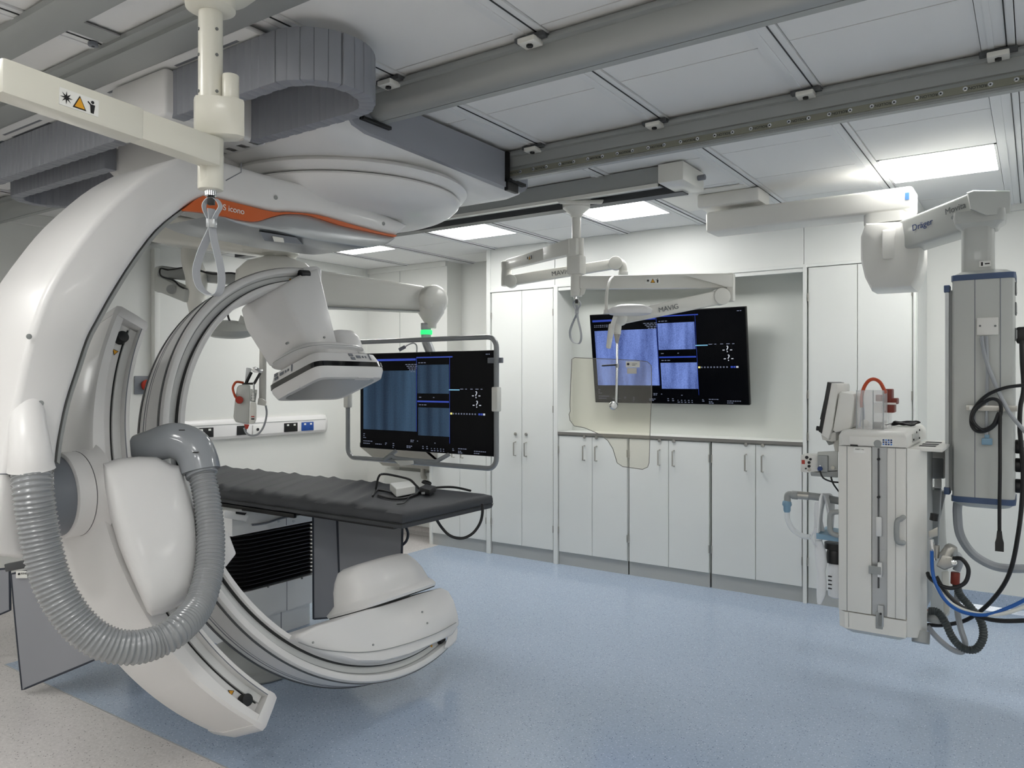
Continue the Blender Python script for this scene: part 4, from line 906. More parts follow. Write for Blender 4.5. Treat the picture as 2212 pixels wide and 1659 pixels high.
for x in (fx0, fx1):
    part('grip', B().box((x-.024, yf-.045, 1.40), (x+.024, yf+.005, 1.56), .008), 'white_arm', frm)
    part('bracket', B().box((min(x, x), yf-.02, 1.72) if x < -3.5 else (x-.08, yf-.01, 1.715), (x+.09, yf+.01, 1.75) if x < -3.5 else (x+.035, yf+.01, 1.75), .003), 'disc_grey', frm)
part('handle_bar', B().tube([(-3.80, YM+.01, 1.10), (-3.86, YM-.05, 1.035), (-3.80, YM-.04, 1.06), (-3.74, YM-.04, 1.048), (-3.42, YM-.04, 1.045), (-3.37, YM-.03, 1.06), (-3.31, YM+.01, 1.10)], .015, 10, 5), 'hose_grey', mn)
part('centre_grip', B().hull([(x, YM-.06+d, z) for x, z in ((-3.76, 1.035), (-3.58, 1.045), (-3.58, 1.02), (-3.70, 1.0)) for d in (0, .03)], .004), 'white_arm', mn)
part('webcam_stalk', B().tube([(-3.60, YM, 1.80), (-3.60, YM, 1.845), (-3.62, YM-.01, 1.865), (-3.66, YM-.02, 1.855), (-3.685, YM-.03, 1.838)], .005, 8, 4), 'silver', mn)
part('webcam', B().cyl((-3.68, YM-.03, 1.842), (-3.72, YM-.05, 1.818), .013, seg=14, bev=.003), 'disc_grey', mn)
part('neck', B().tube([P(920, 705, 5.5), P(921, 735, 5.5), P(926, 750, 5.5), P(934, 772, 5.5)], .036, 18, 4), 'silver', mn)
part('back_plate', B().box((-3.75, YM+.04, 1.3), (-3.35, YM+.14, 1.72), .02), 'white_arm', mn)
part('neck_foot', B().hull([P(936, 775, 5.5)+V((d, e, f)) for d in (-.05, .05) for e in (-.04, .04) for f in (-.25, .0)], .01), 'white_arm', mn)
ma = thing('monitor_ceiling_arm', P(600, 480, 5.9), 'heavy white ceiling arm ending in a round joint above the floating monitor', 'ceiling arm')
bl = P(931, 649, 5.5)
sa0, sa1 = P(640, 622, 5.1), P(918, 648, 5.53)
part('spring_arm', B().beam(sa0, sa1, .17, .265, .14, .19, bev=.045, seg=4), 'white_arm', ma, 60)
ud = (-(Fw*.75)+Rt*.66).normalized()
part('round_joint', B().lathe([(0, -.06), (.098, -.058), (.108, -.04), (.108, .03), (.10, .05), (.07, .066), (0, .07)], bl+ud*.02, ud, 36), 'white_arm', ma, 50)
part('joint_cup', B().lathe([(.10, 0), (.095, -.06), (.055, -.12), (.04, -.14), (.038, -.17)], bl-V((0, 0, .03)), (0, 0, 1), 28), 'white_arm', ma, 60)
part('arm_groove', B().beam(sa0-V((0, 0, .125)), sa1-V((0, 0, .088)), .172, .006, .142, .005), 'machine_grey', ma, 0)
part('swivel', B().cyl(P(920, 698, 5.5), P(920, 712, 5.5), .037, seg=24, bev=.003), 'silver', ma)
part('light_ring', B().cyl(P(921, 713, 5.5), P(921, 723, 5.5), .043, seg=28, bev=.004), 'green_light', ma)
part('root_shell', B().lathe([(.26, -.12), (.25, .0), (.19, .06), (.10, .09), (.08, .10)], P(597, 588, 5.0), (0, 0, 1), 36), 'white_arm', ma, 60)
part('cable_bundle', B().tube([P(585, 558, 5.0), P(575, 566, 4.95), P(590, 570, 4.9), P(612, 565, 4.9), P(618, 556, 5)], .012, 8, 4), 'black_rubber', ma)
part('pivot_pin', B().cyl(P(600, 572, 5.0), P(600, 545, 5.0), .05, seg=20), 'disc_grey', ma)
u0, u1 = P(350, 496, 5.3), P(625, 535, 5.0)
part('extension_arm', B().beam(u0, u1, .26, .20, .24, .15, bev=.03, seg=3), 'white_arm', ma, 60)
part('extension_end', B().lathe([(0, .0), (.10, 0), (.12, .01), (.12, .14), (.10, .155), (0, .155)], P(605, 553, 5.0), (0, 0, 1), 30), 'white_arm', ma, 50)
part('ceiling_tube', B().cyl(P(380, 490, 5.35), V((P(380, 490, 5.35).x, P(380, 490, 5.35).y, CEIL-.01)), .10, seg=28), 'white_arm', ma)
# operating lamp, far left
Q = lambda x, y, d: P(x, y, d+.5)
ol = thing('operating_lamp', Q(420, 520, 5.2), 'grey jointed operating lamp hanging behind the strap and the large ring', 'lamp')
part('drop_tube', B().tube([Q(408, 520, 5.1), Q(412, 560, 5.1), Q(424, 600, 5.05), Q(424, 650, 5.05), Q(432, 700, 5.0)], lambda f: .045+.03*math.sin(PI*f), 20, 5), 'white_arm', ol)
part('hub', B().lathe([(.02, -.04), (.12, -.03), (.14, 0), (.14, .04), (.06, .06)], Q(385, 516, 5.2), (0, 0, 1), 28), 'white_arm', ol, 50)
part('upper_arm', B().beam(Q(352, 588, 5.3), Q(530, 607, 5.0), .12, .09, .12, .075, bev=.02), 'machine_grey', ol)
part('lower_arm', B().beam(Q(348, 612, 5.3), Q(412, 640, 5.0), .10, .12, .10, .10, bev=.02), 'pendant_grey', ol)
part('elbow_block', B().beam(Q(352, 575, 5.3), Q(350, 632, 5.3), .11, .10, bev=.03), 'pendant_grey', ol)
part('joint_disc', B().cyl(Q(370, 625, 5.08), Q(370, 625, 5.02), .033, seg=24), 'machine_grey', ol)
part('cable', B().tube([Q(435, 585, 5.0), Q(400, 578, 5.1), Q(365, 583, 5.2), Q(347, 580, 5.15), Q(348, 596, 5.1), Q(375, 606, 5.0), Q(388, 618, 4.98), Q(405, 626, 4.98)], .006, 8, 6), 'black_rubber', ol)
part('cable', B().tube([Q(430, 584, 4.9), Q(460, 592, 4.9), Q(500, 590, 4.9), Q(545, 600, 4.9)], .007, 8, 6), 'black_rubber', ol)
part('lamp_head', B().lathe([(0, -.03), (.12, -.045), (.19, -.02), (.21, .02), (.17, .05), (.05, .07), (0, .07)], Q(495, 714, 5.0), (.15, -.1, 1), 36), 'pendant_grey', ol, 60)
part('head_yoke', B().tube([Q(494, 660, 5.0), Q(492, 680, 5.0), Q(502, 700, 5.0), Q(530, 712, 5.0)], .007, 8, 5), 'black_rubber', ol)
part('head_bracket', B().hull([Q(x, y, d) for x, y in ((510, 708), (520, 680), (545, 700), (540, 712)) for d in (4.95, 5.05)], .006), 'pendant_grey', ol)


# injector head on a pole between the ring and the left wall
ij = thing('injector_head', P(532, 917, 4.3), 'white handheld injector head with red-brown lead hanging inside the large ring', 'injector')
PJ = lambda x, y, d=0: P(x, y, 4.3+d)
part('pole', B().tube([P(569, 700, 4.4), P(568, 780, 4.4), P(567, 868, 4.38)], .020, 14, 0), 'white_arm', ij)
part('pole_foot', B().hull([PJ(x, y, d) for x, y in ((558, 860), (564, 859), (566, 866), (576, 867), (574, 877), (556, 874)) for d in (.02, .08)], .004), 'white_arm', ij)
part('body', B().hull([PJ(x, y, d) for x, y in ((512, 836), (518, 831), (541, 832), (540, 870), (538, 916), (509, 912), (504, 902), (507, 869)) for d in (0, .09)], .008), 'pendant_grey', ij)
part('front_block', B().hull([PJ(x, y, d) for x, y in ((541, 868), (554, 870), (554, 905), (550, 915), (538, 916)) for d in (-.03, .06)], .006), 'white_arm', ij)
part('syringe_bay', B().hull([PJ(x, y, d) for x, y in ((541, 840), (556, 842), (552, 869), (540, 867)) for d in (-.01, .05)], .003), 'pendant_grey', ij)
part('dial_strip', B().hull([PJ(x, y, d) for x, y in ((543, 848), (552, 849), (550, 867), (541, 866)) for d in (-.016, -.01)]), 'machine_grey', ij, 0)
for y in (851, 857, 863): part('dial_mark', B().cyl(PJ(546.5, y, -.016), PJ(546.5, y, -.018), .008, seg=12), 'sign_white', ij, 0)
part('syringe_pin', B().tube([PJ(548, 826, .0), PJ(548, 848, -.01)], .005, 8, 0), 'chrome', ij)
part('neck_plate', B().hull([PJ(x, y, d) for x, y in ((522, 831), (548, 831), (551, 826), (526, 827)) for d in (0, .09)], .003), 'black', ij)
for a_, b_ in (((531, 829), (543, 804)), ((549, 829), (562, 806))): part('yoke_arm', B().beam(PJ(*a_), PJ(*b_), .012, .012), 'black', ij, 0)
part('yoke_sleeve', B().hull([PJ(x, y, d) for x, y in ((532, 794), (544, 796), (536, 828), (529, 826)) for d in (.03, .08)], .004), 'silver', ij)
part('yoke_crown', B().hull([PJ(x, y, d) for x, y in ((541, 795), (552, 792), (569, 800), (566, 806), (550, 805), (545, 802)) for d in (-.01, .05)], .004), 'chrome', ij)
part('red_lead', B().tube([PJ(526, 827, .02), PJ(512, 825, 0), PJ(506, 830, 0), PJ(503, 840, 0), PJ(508, 856, -.01), PJ(514, 863, -.015)], .0065, 8, 6), 'red_orange', ij)
part('red_plug', B().cyl(PJ(517, 864, -.025), PJ(517, 864, .0), .021, seg=20, bev=.004), 'red_part', ij)
part('bottom_connector', B().hull([PJ(x, y, d) for x, y in ((527, 916), (539, 917), (535, 927), (530, 927)) for d in (0, .04)], .003), 'red_part', ij)
part('lead', B().tube([PJ(527, 924, 0), PJ(532, 935, 0), PJ(543, 941, 0), PJ(558, 937, 0), PJ(570, 920, .01), PJ(576, 895, .02), PJ(574, 876, .03)], .0055, 8, 6), 'cable_grey', ij)
part('rating_mark', B().obox(PJ(546, 900, -.031), Rt, Up, Fw, .018, .006, .001), 'red_part', ij, 0); part('rating_mark', B().obox(PJ(546, 905, -.031), Rt, Up, Fw, .018, .008, .001), 'ink', ij, 0)

# ================================================================ FOREGROUND COLUMN WITH STRAP
def strap(root, pt, s, m='strap_grey', wd=.018):
    # pt: bottom of the hub; s: scale (m); loop hangs below, seen nearly face on
    X_ = Rt; Z_ = Up
    def q(a, b_): return pt+X_*a*s-Z_*b_*s
    part('coupling', B().cyl(q(0, 0), q(0, .05), .016*s*3.2, seg=14), 'chrome', root)
    part('snap_block', B().obox(q(.005, .09), X_, Z_, Fw, .055*s, .075*s, .045*s, .004*s), 'black', root)
    part('shackle', B().strip([q(-.01, .26), q(-.05, .18), q(-.055, .12), q(-.01, .07), q(.05, .08), q(.085, .14), q(.055, .20), q(.02, .27)], .045*s, .008*s, Fw+Rt*.5, 5), m, root, 60)
    part('strap_loop', B().strip([q(.005, .16), q(.012, .24), q(.01, .33), q(-.04, .44), q(-.09, .56), q(-.125, .70), q(-.10, .83), q(-.03, .90), q(.045, .91), q(.085, .86), q(.095, .75), q(.075, .62), q(.04, .48), q(.018, .36), q(.012, .24)], .075*s, .008*s, Fw+Rt*.65, 6), m, root, 60)
    part('buckle', B().obox(q(.008, .29), X_, Z_, Fw, .075*s, .075*s, .06*s, .006*s), 'silver', root)
def mast(root, px, zs, base, yz0, tk=1):
    pass
fc = thing('ceiling_column', P(455, 20, 2.0), 'cream telescopic ceiling column in the foreground carrying a long arm and strap loop', 'suspension')
X0 = P(455, 200, 2.0); ax0 = V((X0.x, X0.y, 0))
zz = lambda y, d=2.0: 1.6+(CY-y)/FX*d
part('flange', B().lathe([(.045, zz(28)), (.062, zz(20)), (.064, zz(2)), (.10, zz(-15)), (.13, zz(-40)), (.13, 2.775)], ax0, (0, 0, 1), 36), 'cream_arm', fc, 40)
part('flange_plate', B().box((X0.x-.17, X0.y-.10, 2.70), (X0.x+.20, X0.y+.13, 2.772), .02), 'cream_arm', fc)
cyl_ = part('tube', B().cyl(ax0+V((0, 0, zz(230))), ax0+V((0, 0, zz(10))), .0305, seg=36), 'cream_arm', fc, 50)
for y in (70, 125, 203):
    for sx in (-.021, .024):
        p = ax0+V((0, 0, zz(y)))-Fw*.02+Rt*sx; nn = (Rt*sx-Fw*.02).normalized(); part('rivet', B().cyl(ax0+V((0, 0, zz(y)))+nn*.029, ax0+V((0, 0, zz(y)))+nn*.0325, .0042, seg=10), 'ink_grey', fc)
part('joint_block', B().loft([[ax0+V((0, 0, z))+Rt*(a*k+.0)-Fw*(c_*k) for a, c_ in ((-.036, .02), (-.025, .036), (.02, .036), (.075, .02), (.088, .0), (.075, -.03), (.02, -.036), (-.025, -.036), (-.036, -.02))] for z, k in ((zz(299), .85), (zz(295), 1), (zz(222), 1), (zz(216), .97))]), 'cream_arm', fc, 50)
part('side_tube', B().cyl(ax0+Rt*.052+V((0, 0, zz(235))), ax0+Rt*.052+V((0, 0, zz(163))), .0215, seg=28, bev=.002), 'cream_arm', fc, 50)
part('lower_hub', B().cyl(ax0+V((0, 0, zz(411))), ax0+V((0, 0, zz(298))), .032, seg=32, bev=.003), 'cream_arm', fc, 50)
aa0, aa1 = P(461, 331, 1.985), P(-14, 166, 1.52)
dA = (aa1-aa0).normalized()
al = part('long_arm', B().beam(aa0, aa0+dA*.26, .056, .074, .056, .068, bev=.006), 'cream_arm', fc, 30)
part('long_arm_outer', B().beam(aa0+dA*.22, aa1, .062, .076, .062, .072, bev=.008), 'cream_arm', fc, 30)
part('arm_gusset', B().hull([P(430, 345, 1.96)+V((0, 0, -.0)), P(432, 392, 1.97), P(450, 395, 1.97), P(450, 350, 1.97), P(450, 390, 2.02)], .003), 'cream_arm', fc)
# the sleeve edge
dA = (aa1-aa0).normalized(); side = dA.cross(Up).normalized()
if side.dot(O-aa0) < 0: side = -side
pc = P(147, 217, 1.66); pc = aa0+dA*((pc-aa0).dot(dA))+V((0, 0, .0))+side*.0312
warn_sign(fc, pc+V((0, 0, -.003)), -dA, Up, .086, .036)
strap(fc, ax0+V((0, 0, zz(411))), .30)

# ================================================================ MIDDLE SUSPENSION: COLUMN, TWO ARMS, LAMP AND SHIELD
D = 4.78; mc = thing('ceiling_suspension', P(1245, 440, D), 'white ceiling suspension with round flange, two jointed arms and a hanging strap', 'suspension')
A0 = P(1245, 600, D); am = V((A0.x, A0.y, 0)); zm = lambda y, d=D: 1.6+(CY-y)/FX*d
part('carriage_plate', B().hull([P(x, y, D+dd) for x, y in ((1200, 433), (1210, 441), (1300, 441), (1305, 431)) for dd in (-.12, .14)], .008), 'white_arm', mc)
part('flange', B().lathe([(.035, zm(470)), (.04, zm(463)), (.085, zm(450)), (.088, zm(431)), (.085, zm(429))], am, (0, 0, 1), 40), 'white_arm', mc, 40)
part('tube', B().cyl(am+V((0, 0, zm(560))), am+V((0, 0, zm(455))), .028, seg=28), 'white_arm', mc, 50)
part('upper_sleeve', B().beam(am+V((0, 0, zm(556)))-Rt*.015, am+V((0, 0, zm(516)))-Rt*.015, .075, .07, bev=.01), 'white_arm', mc)
part('inner_tube', B().cyl(am+Rt*.02+V((0, 0, zm(560))), am+Rt*.02+V((0, 0, zm(515))), .026, seg=24), 'white_arm', mc, 50)
part('joint_block', B().beam(am+V((0, 0, zm(594))), am+V((0, 0, zm(552))), .10, .085, bev=.014), 'white_arm', mc)
part('lower_hub', B().cyl(am+V((0, 0, zm(641))), am+V((0, 0, zm(592))), .036, seg=28, bev=.004), 'white_arm', mc)
strap(mc, am+V((0, 0, zm(641))), .32)
eA = P(1095, 572, 5.46)
ua = part('upper_arm', B().beam(P(1232, 536, 4.8), P(1098, 572, 5.44), .055, .085, .05, .075, bev=.008), 'white_arm', mc)
part('arm_sleeve', B().beam(P(1237, 533, 4.77), P(1180, 549, 5.03), .06, .10, .056, .085, bev=.008), 'white_arm', ua)
part('upper_elbow', B().cyl(P(1094, 618, 5.46), P(1094, 565, 5.46), .038, seg=24, bev=.006), 'white_arm', mc)
fa = part('upper_forearm', B().beam(P(1100, 607, 5.43), P(1335, 569, 5.28), .05, .075, .045, .07, bev=.01), 'white_arm', mc)
dfa = (P(1335, 569, 5.28)-P(1100, 607, 5.43)).normalized(); sfa = dfa.cross(Up).normalized(); sfa = sfa if sfa.dot(-Fw) > 0 else -sfa
for q, d in (((1104, 608), 5.43), ((1330, 569), 5.28)):
    c_ = P(*q, d); part('joint_disc', B().cyl(c_-sfa*.03, c_+sfa*.034, .046, seg=28, bev=.004), 'white_arm', mc)
text('lettering', 'MAVIG', P(1213, 590, 5.355)+sfa*.0262, dfa, Up, .045, 'ink_grey', fa, .0008)
part('end_tube', B().tube([P(1336, 566, 5.28), P(1345, 572, 5.28), P(1346, 590, 5.28)], .028, 16, 4), 'white_arm', mc)
part('end_collar', B().cyl(P(1346, 586, 5.28), P(1346, 597, 5.28), .034, seg=22, bev=.005), 'white_arm', mc)
duA = (P(1098, 572, 5.44)-P(1232, 536, 4.8)).normalized(); su = duA.cross(Up).normalized(); su = su if su.dot(-Fw) > 0 else -su
warn_sign(ua, P(1152, 557, 5.15)+su*.0285, -duA, Up, .072, .036)
la = part('lower_arm', B().beam(P(1252, 611, 4.77), P(1572, 607, 4.70), .055, .082, .055, .09, bev=.008), 'white_arm', mc)
dla = (P(1572, 607, 4.70)-P(1252, 611, 4.77)).normalized(); sl = dla.cross(Up).normalized(); sl = sl if sl.dot(-Fw) > 0 else -sl
warn_sign(la, P(1409, 607.5, 4.735)+sl*.0282, dla, Up, .088, .034)
part('arm_wedge', B().hull([P(x, y, 4.69+e) for x, y in ((1478, 594), (1582, 592), (1582, 620), (1568, 620)) for e in (-.035, .035)], .004), 'white_arm', la)
part('arm_gusset', B().hull([P(x, y, 4.77+e) for x, y in ((1258, 600), (1275, 600), (1262, 636), (1252, 640)) for e in (-.025, .025)], .004), 'white_arm', la)
part('lower_elbow', B().beam(P(1578, 652, 4.69), P(1578, 590, 4.69), .05, .05, bev=.012), 'white_arm', mc)
f2 = part('lower_forearm', B().beam(P(1560, 641, 4.68), P(1345, 686, 4.60), .055, .088, .05, .078, bev=.014), 'white_arm', mc)
d2 = (P(1560, 641, 4.68)-P(1345, 686, 4.60)).normalized(); s2 = d2.cross(Up).normalized(); s2 = s2 if s2.dot(-Fw) > 0 else -s2
c_ = P(1556, 641, 4.68); part('joint_disc', B().cyl(c_-s2*.03, c_+s2*.036, .052, seg=28, bev=.004), 'white_arm', mc)
text('lettering', 'MAVIG', P(1441, 667, 4.63)+s2*.0275, d2, Up, .042, 'ink_grey', f2, .0008)
part('end_knuckle', B().sphere(P(1340, 688, 4.6), .045, 18), 'white_arm', mc, 60)
part('end_tube', B().cyl(P(1335, 700, 4.6), P(1333, 722, 4.6), .022, seg=16, bev=.003), 'white_arm', mc)
# lamp head with cable and handle
lp = thing('examination_lamp', P(1358, 672, 4.45), 'flat white examination lamp with a slanting handle in front of the wall screen', 'lamp')
def lampo(k, z, e=3): 
    cc = P(1361, 672, 4.42); out = []
    for i in range(32):
        a = 2*PI*i/32; c1, s1 = math.cos(a), math.sin(a)
        out.append(cc+Rt*(.125*k*math.copysign(abs(c1)**(2/e), c1))+Fw*(.10*k*math.copysign(abs(s1)**(2/e), s1))+Up*z)
    return out
part('head', B().loft([lampo(.75, -.022), lampo(.93, -.017), lampo(1, .002), lampo(1, .008), lampo(.9, .017), lampo(.85, .022), lampo(.6, .034), lampo(.2, .040)]), 'white_shell', lp, 50)
part('head_mount', B().cyl(P(1311, 669, 4.45), P(1311, 678, 4.45), .02, seg=16, bev=.003), 'white_arm', lp)
part('cable', B().tube([P(1345, 597, 5.0), P(1322, 600, 4.7), P(1313, 620, 4.55), P(1310, 645, 4.47), P(1310, 672, 4.45)], .009, 10, 6), 'white_arm', lp)
part('handle_arm', B().hull([P(x, y, 4.45+e) for x, y in ((1325, 682), (1334, 684), (1326, 712), (1316, 708), (1322, 695)) for e in (-.015, .015)], .005), 'white_arm', lp)
part('handle', B().beam(P(1322, 700, 4.45), P(1314, 753, 4.45), .03, .036, .025, .026, bev=.008), 'white_arm', lp)
# shield
sh = thing('acrylic_shield', P(1325, 900, 4.55), 'clear tinted acrylic shield hanging from a thin rod in front of the wall screen', 'shield')
part('cone_socket', B().lathe([(.006, zz(745, 4.6)-1.6), (.020, zz(722, 4.6)-1.6), (.022, zz(719, 4.6)-1.6)], P(1333, 822.5, 4.6), (0, 0, 1), 20), 'steel', sh, 50)
part('rod', B().tube([P(1333, 740, 4.6), P(1333, 800, 4.58), P(1331, 872, 4.57)], .0075, 10, 0), 'chrome', sh)
part('cross_pin', B().cyl(P(1300, 790, 4.56), P(1332, 788, 4.575), .005, seg=10), 'black', sh)
part('pin_collar', B().cyl(P(1333, 786, 4.58), P(1333, 794, 4.58), .011, seg=14), 'silver', sh)
part('ball_knob', B().lathe([(0, -.02), (.018, -.018), (.026, -.008), (.026, .006), (.018, .018), (0, .02)], P(1325, 876, 4.56), -Fw+Rt*.1, 24), 'chrome', sh, 50)
out = [(1235, 776), (1241, 772.5), (1300, 775), (1370, 778), (1398, 781), (1407, 790), (1408, 850), (1405, 905), (1404, 940), (1402, 1000), (1399, 1009), (1388, 1014), (1345, 1008), (1333, 1000), (1324, 970), (1313, 952), (1295, 938), (1262, 924), (1240, 920), (1231, 908), (1229, 895), (1232, 888), (1231, 876), (1233, 820)]
dep = lambda x: 4.60-.0006*(x-1330)
po = [P(x, y, dep(x)) for x, y in out]; nn = (po[6]-po[0]).cross(po[12]-po[0]).normalized(); nn = nn if nn.dot(Fw) > 0 else -nn
po = [p-nn*((p-po[0]).dot(nn)) for p in po]
part('pane', B().prism(po, nn*.006), 'acrylic_shield', sh, 0)
part('pane_edge', B().tube([p+nn*.003 for p in po], .0022, 6, 0, closed=True), 'counter_edge', sh, 0)
sx = (po[5]-po[1]); sx = (Rt*sx.dot(Rt)+Fw*sx.dot(Fw)).normalized()
def onp(x, y, k=-.003): p = P(x, y, 4.6); r = ray(x, y); return O+r*((po[0]-O).dot(nn)/r.dot(nn))+nn*k
part('label_patch', B().obox(onp(1367, 787), sx, Up, nn, .083, .036, .001), 'machine_cream', sh, 0)
part('label_patch', B().obox(onp(1365, 801), sx, Up, nn, .056, .034, .001), 'steel', sh, 0)
part('label_mark', B().disc(onp(1357, 786.5, -.0045), -nn, .0075, 12, .0006), 'ink', sh, 0); part('label_mark', B().obox(onp(1371, 786, -.0045), sx, Up, nn, .03, .003, .0006), 'ink_grey', sh, 0); part('label_mark', B().obox(onp(1369, 789, -.0045), sx, Up, nn, .02, .003, .0006), 'ink_grey', sh, 0)
# ================================================================ RIGHT: SUPPLY PENDANT
pd = thing('supply_pendant', (-.2, 4.5, 1.0), 'tall grey ceiling supply pendant with blue end bands on a jointed arm', 'medical pendant')
mp_ = PY(1570, 430, 4.85)
part('ceiling_plate', B().box((-2.05, 4.70, 2.806), (-1.48, 5.22, 2.8175), .003), 'machine_cream', pd)
for px, py in ((1523, 425), (1537, 428), (1576, 426), (1600, 421)): q = PZ(px, py, 2.805); part('screw', B().cyl(q, q+V((0, 0, .004)), .008, seg=10), 'ink_grey', pd)
part('mount_pad', B().box((-1.82, 4.78, 2.72), (-1.42, 5.02, 2.807), .015), 'machine_cream', pd)
zt_, zb_ = PY(1968, 404, 4.84).z, PY(1968, 455, 4.84).z
bm_ = part('beam', B().box((PY(1521, 470, 4.78).x, 4.80, zb_), (PY(1972, 430, 4.80).x, 5.02, zt_-.0), .018, 3), 'machine_cream', pd)
part('blue_tag', B().box((PY(1957, 420, 4.798).x-.004, 4.796, PY(1960, 431, 4.798).z), (PY(1964, 420, 4.798).x, 4.8005, PY(1960, 416, 4.798).z)), 'blue_tag', bm_, 0)
kx = PY(1920, 470, 4.9)
part('beam_collar', B().loft([rrect(kx.x-.125, kx.x+.115, 4.80, 5.02, .05, z) for z in (zb_-.055, zb_+.004)]), 'machine_cream', pd, 50)
Yh = 4.80
def hp_(ps, y): return [PY(a, b_, y) for a, b_ in ps]
hs = [(1868, 480), (1980, 474), (1992, 500), (1992, 560), (1984, 600), (1972, 622), (1880, 627), (1866, 600), (1857, 560), (1857, 510)]
ch = hp_(hs, Yh-.02)
part('knuckle', B().loft([inset([p+V((0, .27, 0)) for p in ch], .93), [p+V((0, .24, 0)) for p in ch], [p+V((0, .06, 0)) for p in ch], inset([p+V((0, .01, 0)) for p in ch], .97), inset([p+V((0, -.01, 0)) for p in ch], .90), inset([p+V((0, -.02, 0)) for p in ch], .5)]), 'machine_cream', pd, 50)
e0, e1 = P(1938, 521, 4.42), P(2135, 452, 3.86)
part('arm_socket', B().hull([P(x, y, d) for x, y in ((1905, 497), (1975, 488), (1978, 558), (1905, 560)) for d in (4.30, 4.45)], .01), 'machine_cream', pd)
mA = part('main_arm', B().beam(e0, e1, .15, .17, .17, .18, bev=.018, seg=3), 'pendant_grey', pd, 40)
da = (e1-e0).normalized(); sa = da.cross(Up).normalized(); sa = sa if sa.dot(-Fw) > 0 else -sa
def onarm(x, y, k=.002):
    r = ray(x, y); c0 = e0+sa*.079; return O+r*((c0-O).dot(sa)/r.dot(sa))+sa*k
text('lettering', 'Dräger', onarm(1994, 486, .006), da, sa.cross(da) if sa.cross(da).z > 0 else da.cross(sa), .048, 'ink_blue', mA, .0008)
text('lettering', 'Movita', onarm(2066, 451, .008), da, sa.cross(da) if sa.cross(da).z > 0 else da.cross(sa), .046, 'ink_grey', mA, .0008)
part('arm_button', B().cyl(onarm(2060, 470, -.002), onarm(2060, 470, .007), .010, seg=14), 'machine_grey', mA)
blk = [P(x, y, 3.8) for x, y in ((2088, 416), (2102, 411), (2182, 412), (2184, 425), (2183, 460), (2174, 463), (2130, 466), (2095, 452))]
bq = [(2088, 416), (2102, 411), (2182, 412), (2184, 425), (2183, 460), (2174, 463), (2130, 466), (2095, 452)]
part('arm_head', B().loft([inset([P(x, y, 3.93) for x, y in bq], .9), [P(x, y, 3.91) for x, y in bq], [P(x, y, 3.72) for x, y in bq], inset([P(x, y, 3.70) for x, y in bq], .95)]), 'pendant_grey', pd, 40)
part('head_seam', B().beam(onarm(2103, 412, .012), onarm(2110, 468, .012), .004, .003), 'machine_grey', pd, 0)
pc_ = P(2117, 480, 3.82); 
part('column_flare', B().loft([rrect(pc_.x-.135*k, pc_.x+.135*k, pc_.y-.115*k, pc_.y+.115*k, .03*k, pc_.z+h) for k, h in ((.56, -.045), (.62, -.03), (.78, -.012), (.82, .015), (.80, .045))]), 'pendant_grey', pd, 35)
part('column_tube', B().loft([rrect(pc_.x-.078, pc_.x+.062, pc_.y-.07, pc_.y+.07, .03, z) for z in (PY(2100, 590, 4.4).z, pc_.z-.03)]), 'pendant_grey', pd, 40)
st_ = P(2127, 570, 3.75); part('rating_sticker', B().obox(V((pc_.x+.025, pc_.y-.0715, st_.z)), V((1, 0, 0)), Up, V((0, 1, 0)), .05, .028, .002), 'sign_white', pd, 0); part('sticker_print', B().obox(V((pc_.x+.012, pc_.y-.073, st_.z)), V((1, 0, 0)), Up, V((0, 1, 0)), .008, .018, .001), 'ink', pd, 0); part('sticker_print', B().obox(V((pc_.x+.034, pc_.y-.073, st_.z)), V((1, 0, 0)), Up, V((0, 1, 0)), .02, .006, .001), 'ink', pd, 0)
Yp = 4.35; hx0, hx1 = PY(2056, 800, Yp).x, PY(2192, 800, Yp).x; hz0, hz1 = PY(2125, 1076, Yp).z, PY(2125, 603, Yp).z
def oct_(g, z): 
    x0, x1, y0, y1, c_ = hx0-g, hx1+g, Yp-g, Yp+.27+g, .028
    return [V(p) for p in ((x0+c_, y0, z), (x1-c_, y0, z), (x1-c_*.3, y0+c_*.3, z), (x1, y0+c_, z), (x1, y1-c_, z), (x1-c_, y1, z), (x0+c_, y1, z), (x0, y1-c_, z), (x0, y0+c_, z), (x0+c_*.3, y0+c_*.3, z))]
sc_ = part('supply_column', B().loft([oct_(0, hz0), oct_(0, hz1)]), 'pendant_grey', pd, 30)
for z0, z1 in ((hz1, hz1+.028), (hz0-.028, hz0)): part('blue_band', B().loft([oct_(.004, z0), oct_(.004, z1)]), 'blue_band', sc_, 30)
part('top_cap', B().loft([oct_(-.002, hz1+.028), oct_(-.03, hz1+.045), oct_(-.07, hz1+.055), oct_(-.10, hz1+.06)]), 'pendant_grey', sc_, 60)
part('bottom_cap', B().loft([oct_(-.10, hz0-.058), oct_(-.05, hz0-.055), oct_(-.02, hz0-.045), oct_(-.002, hz0-.028)]), 'pendant_grey', sc_, 60)
for px in (2105, 2160): xq = PY(px, 820, Yp).x; part('column_joint', B().box((xq, Yp-.0015, hz0), (xq+.0035, Yp+.002, hz1)), 'disc_grey', sc_, 0)
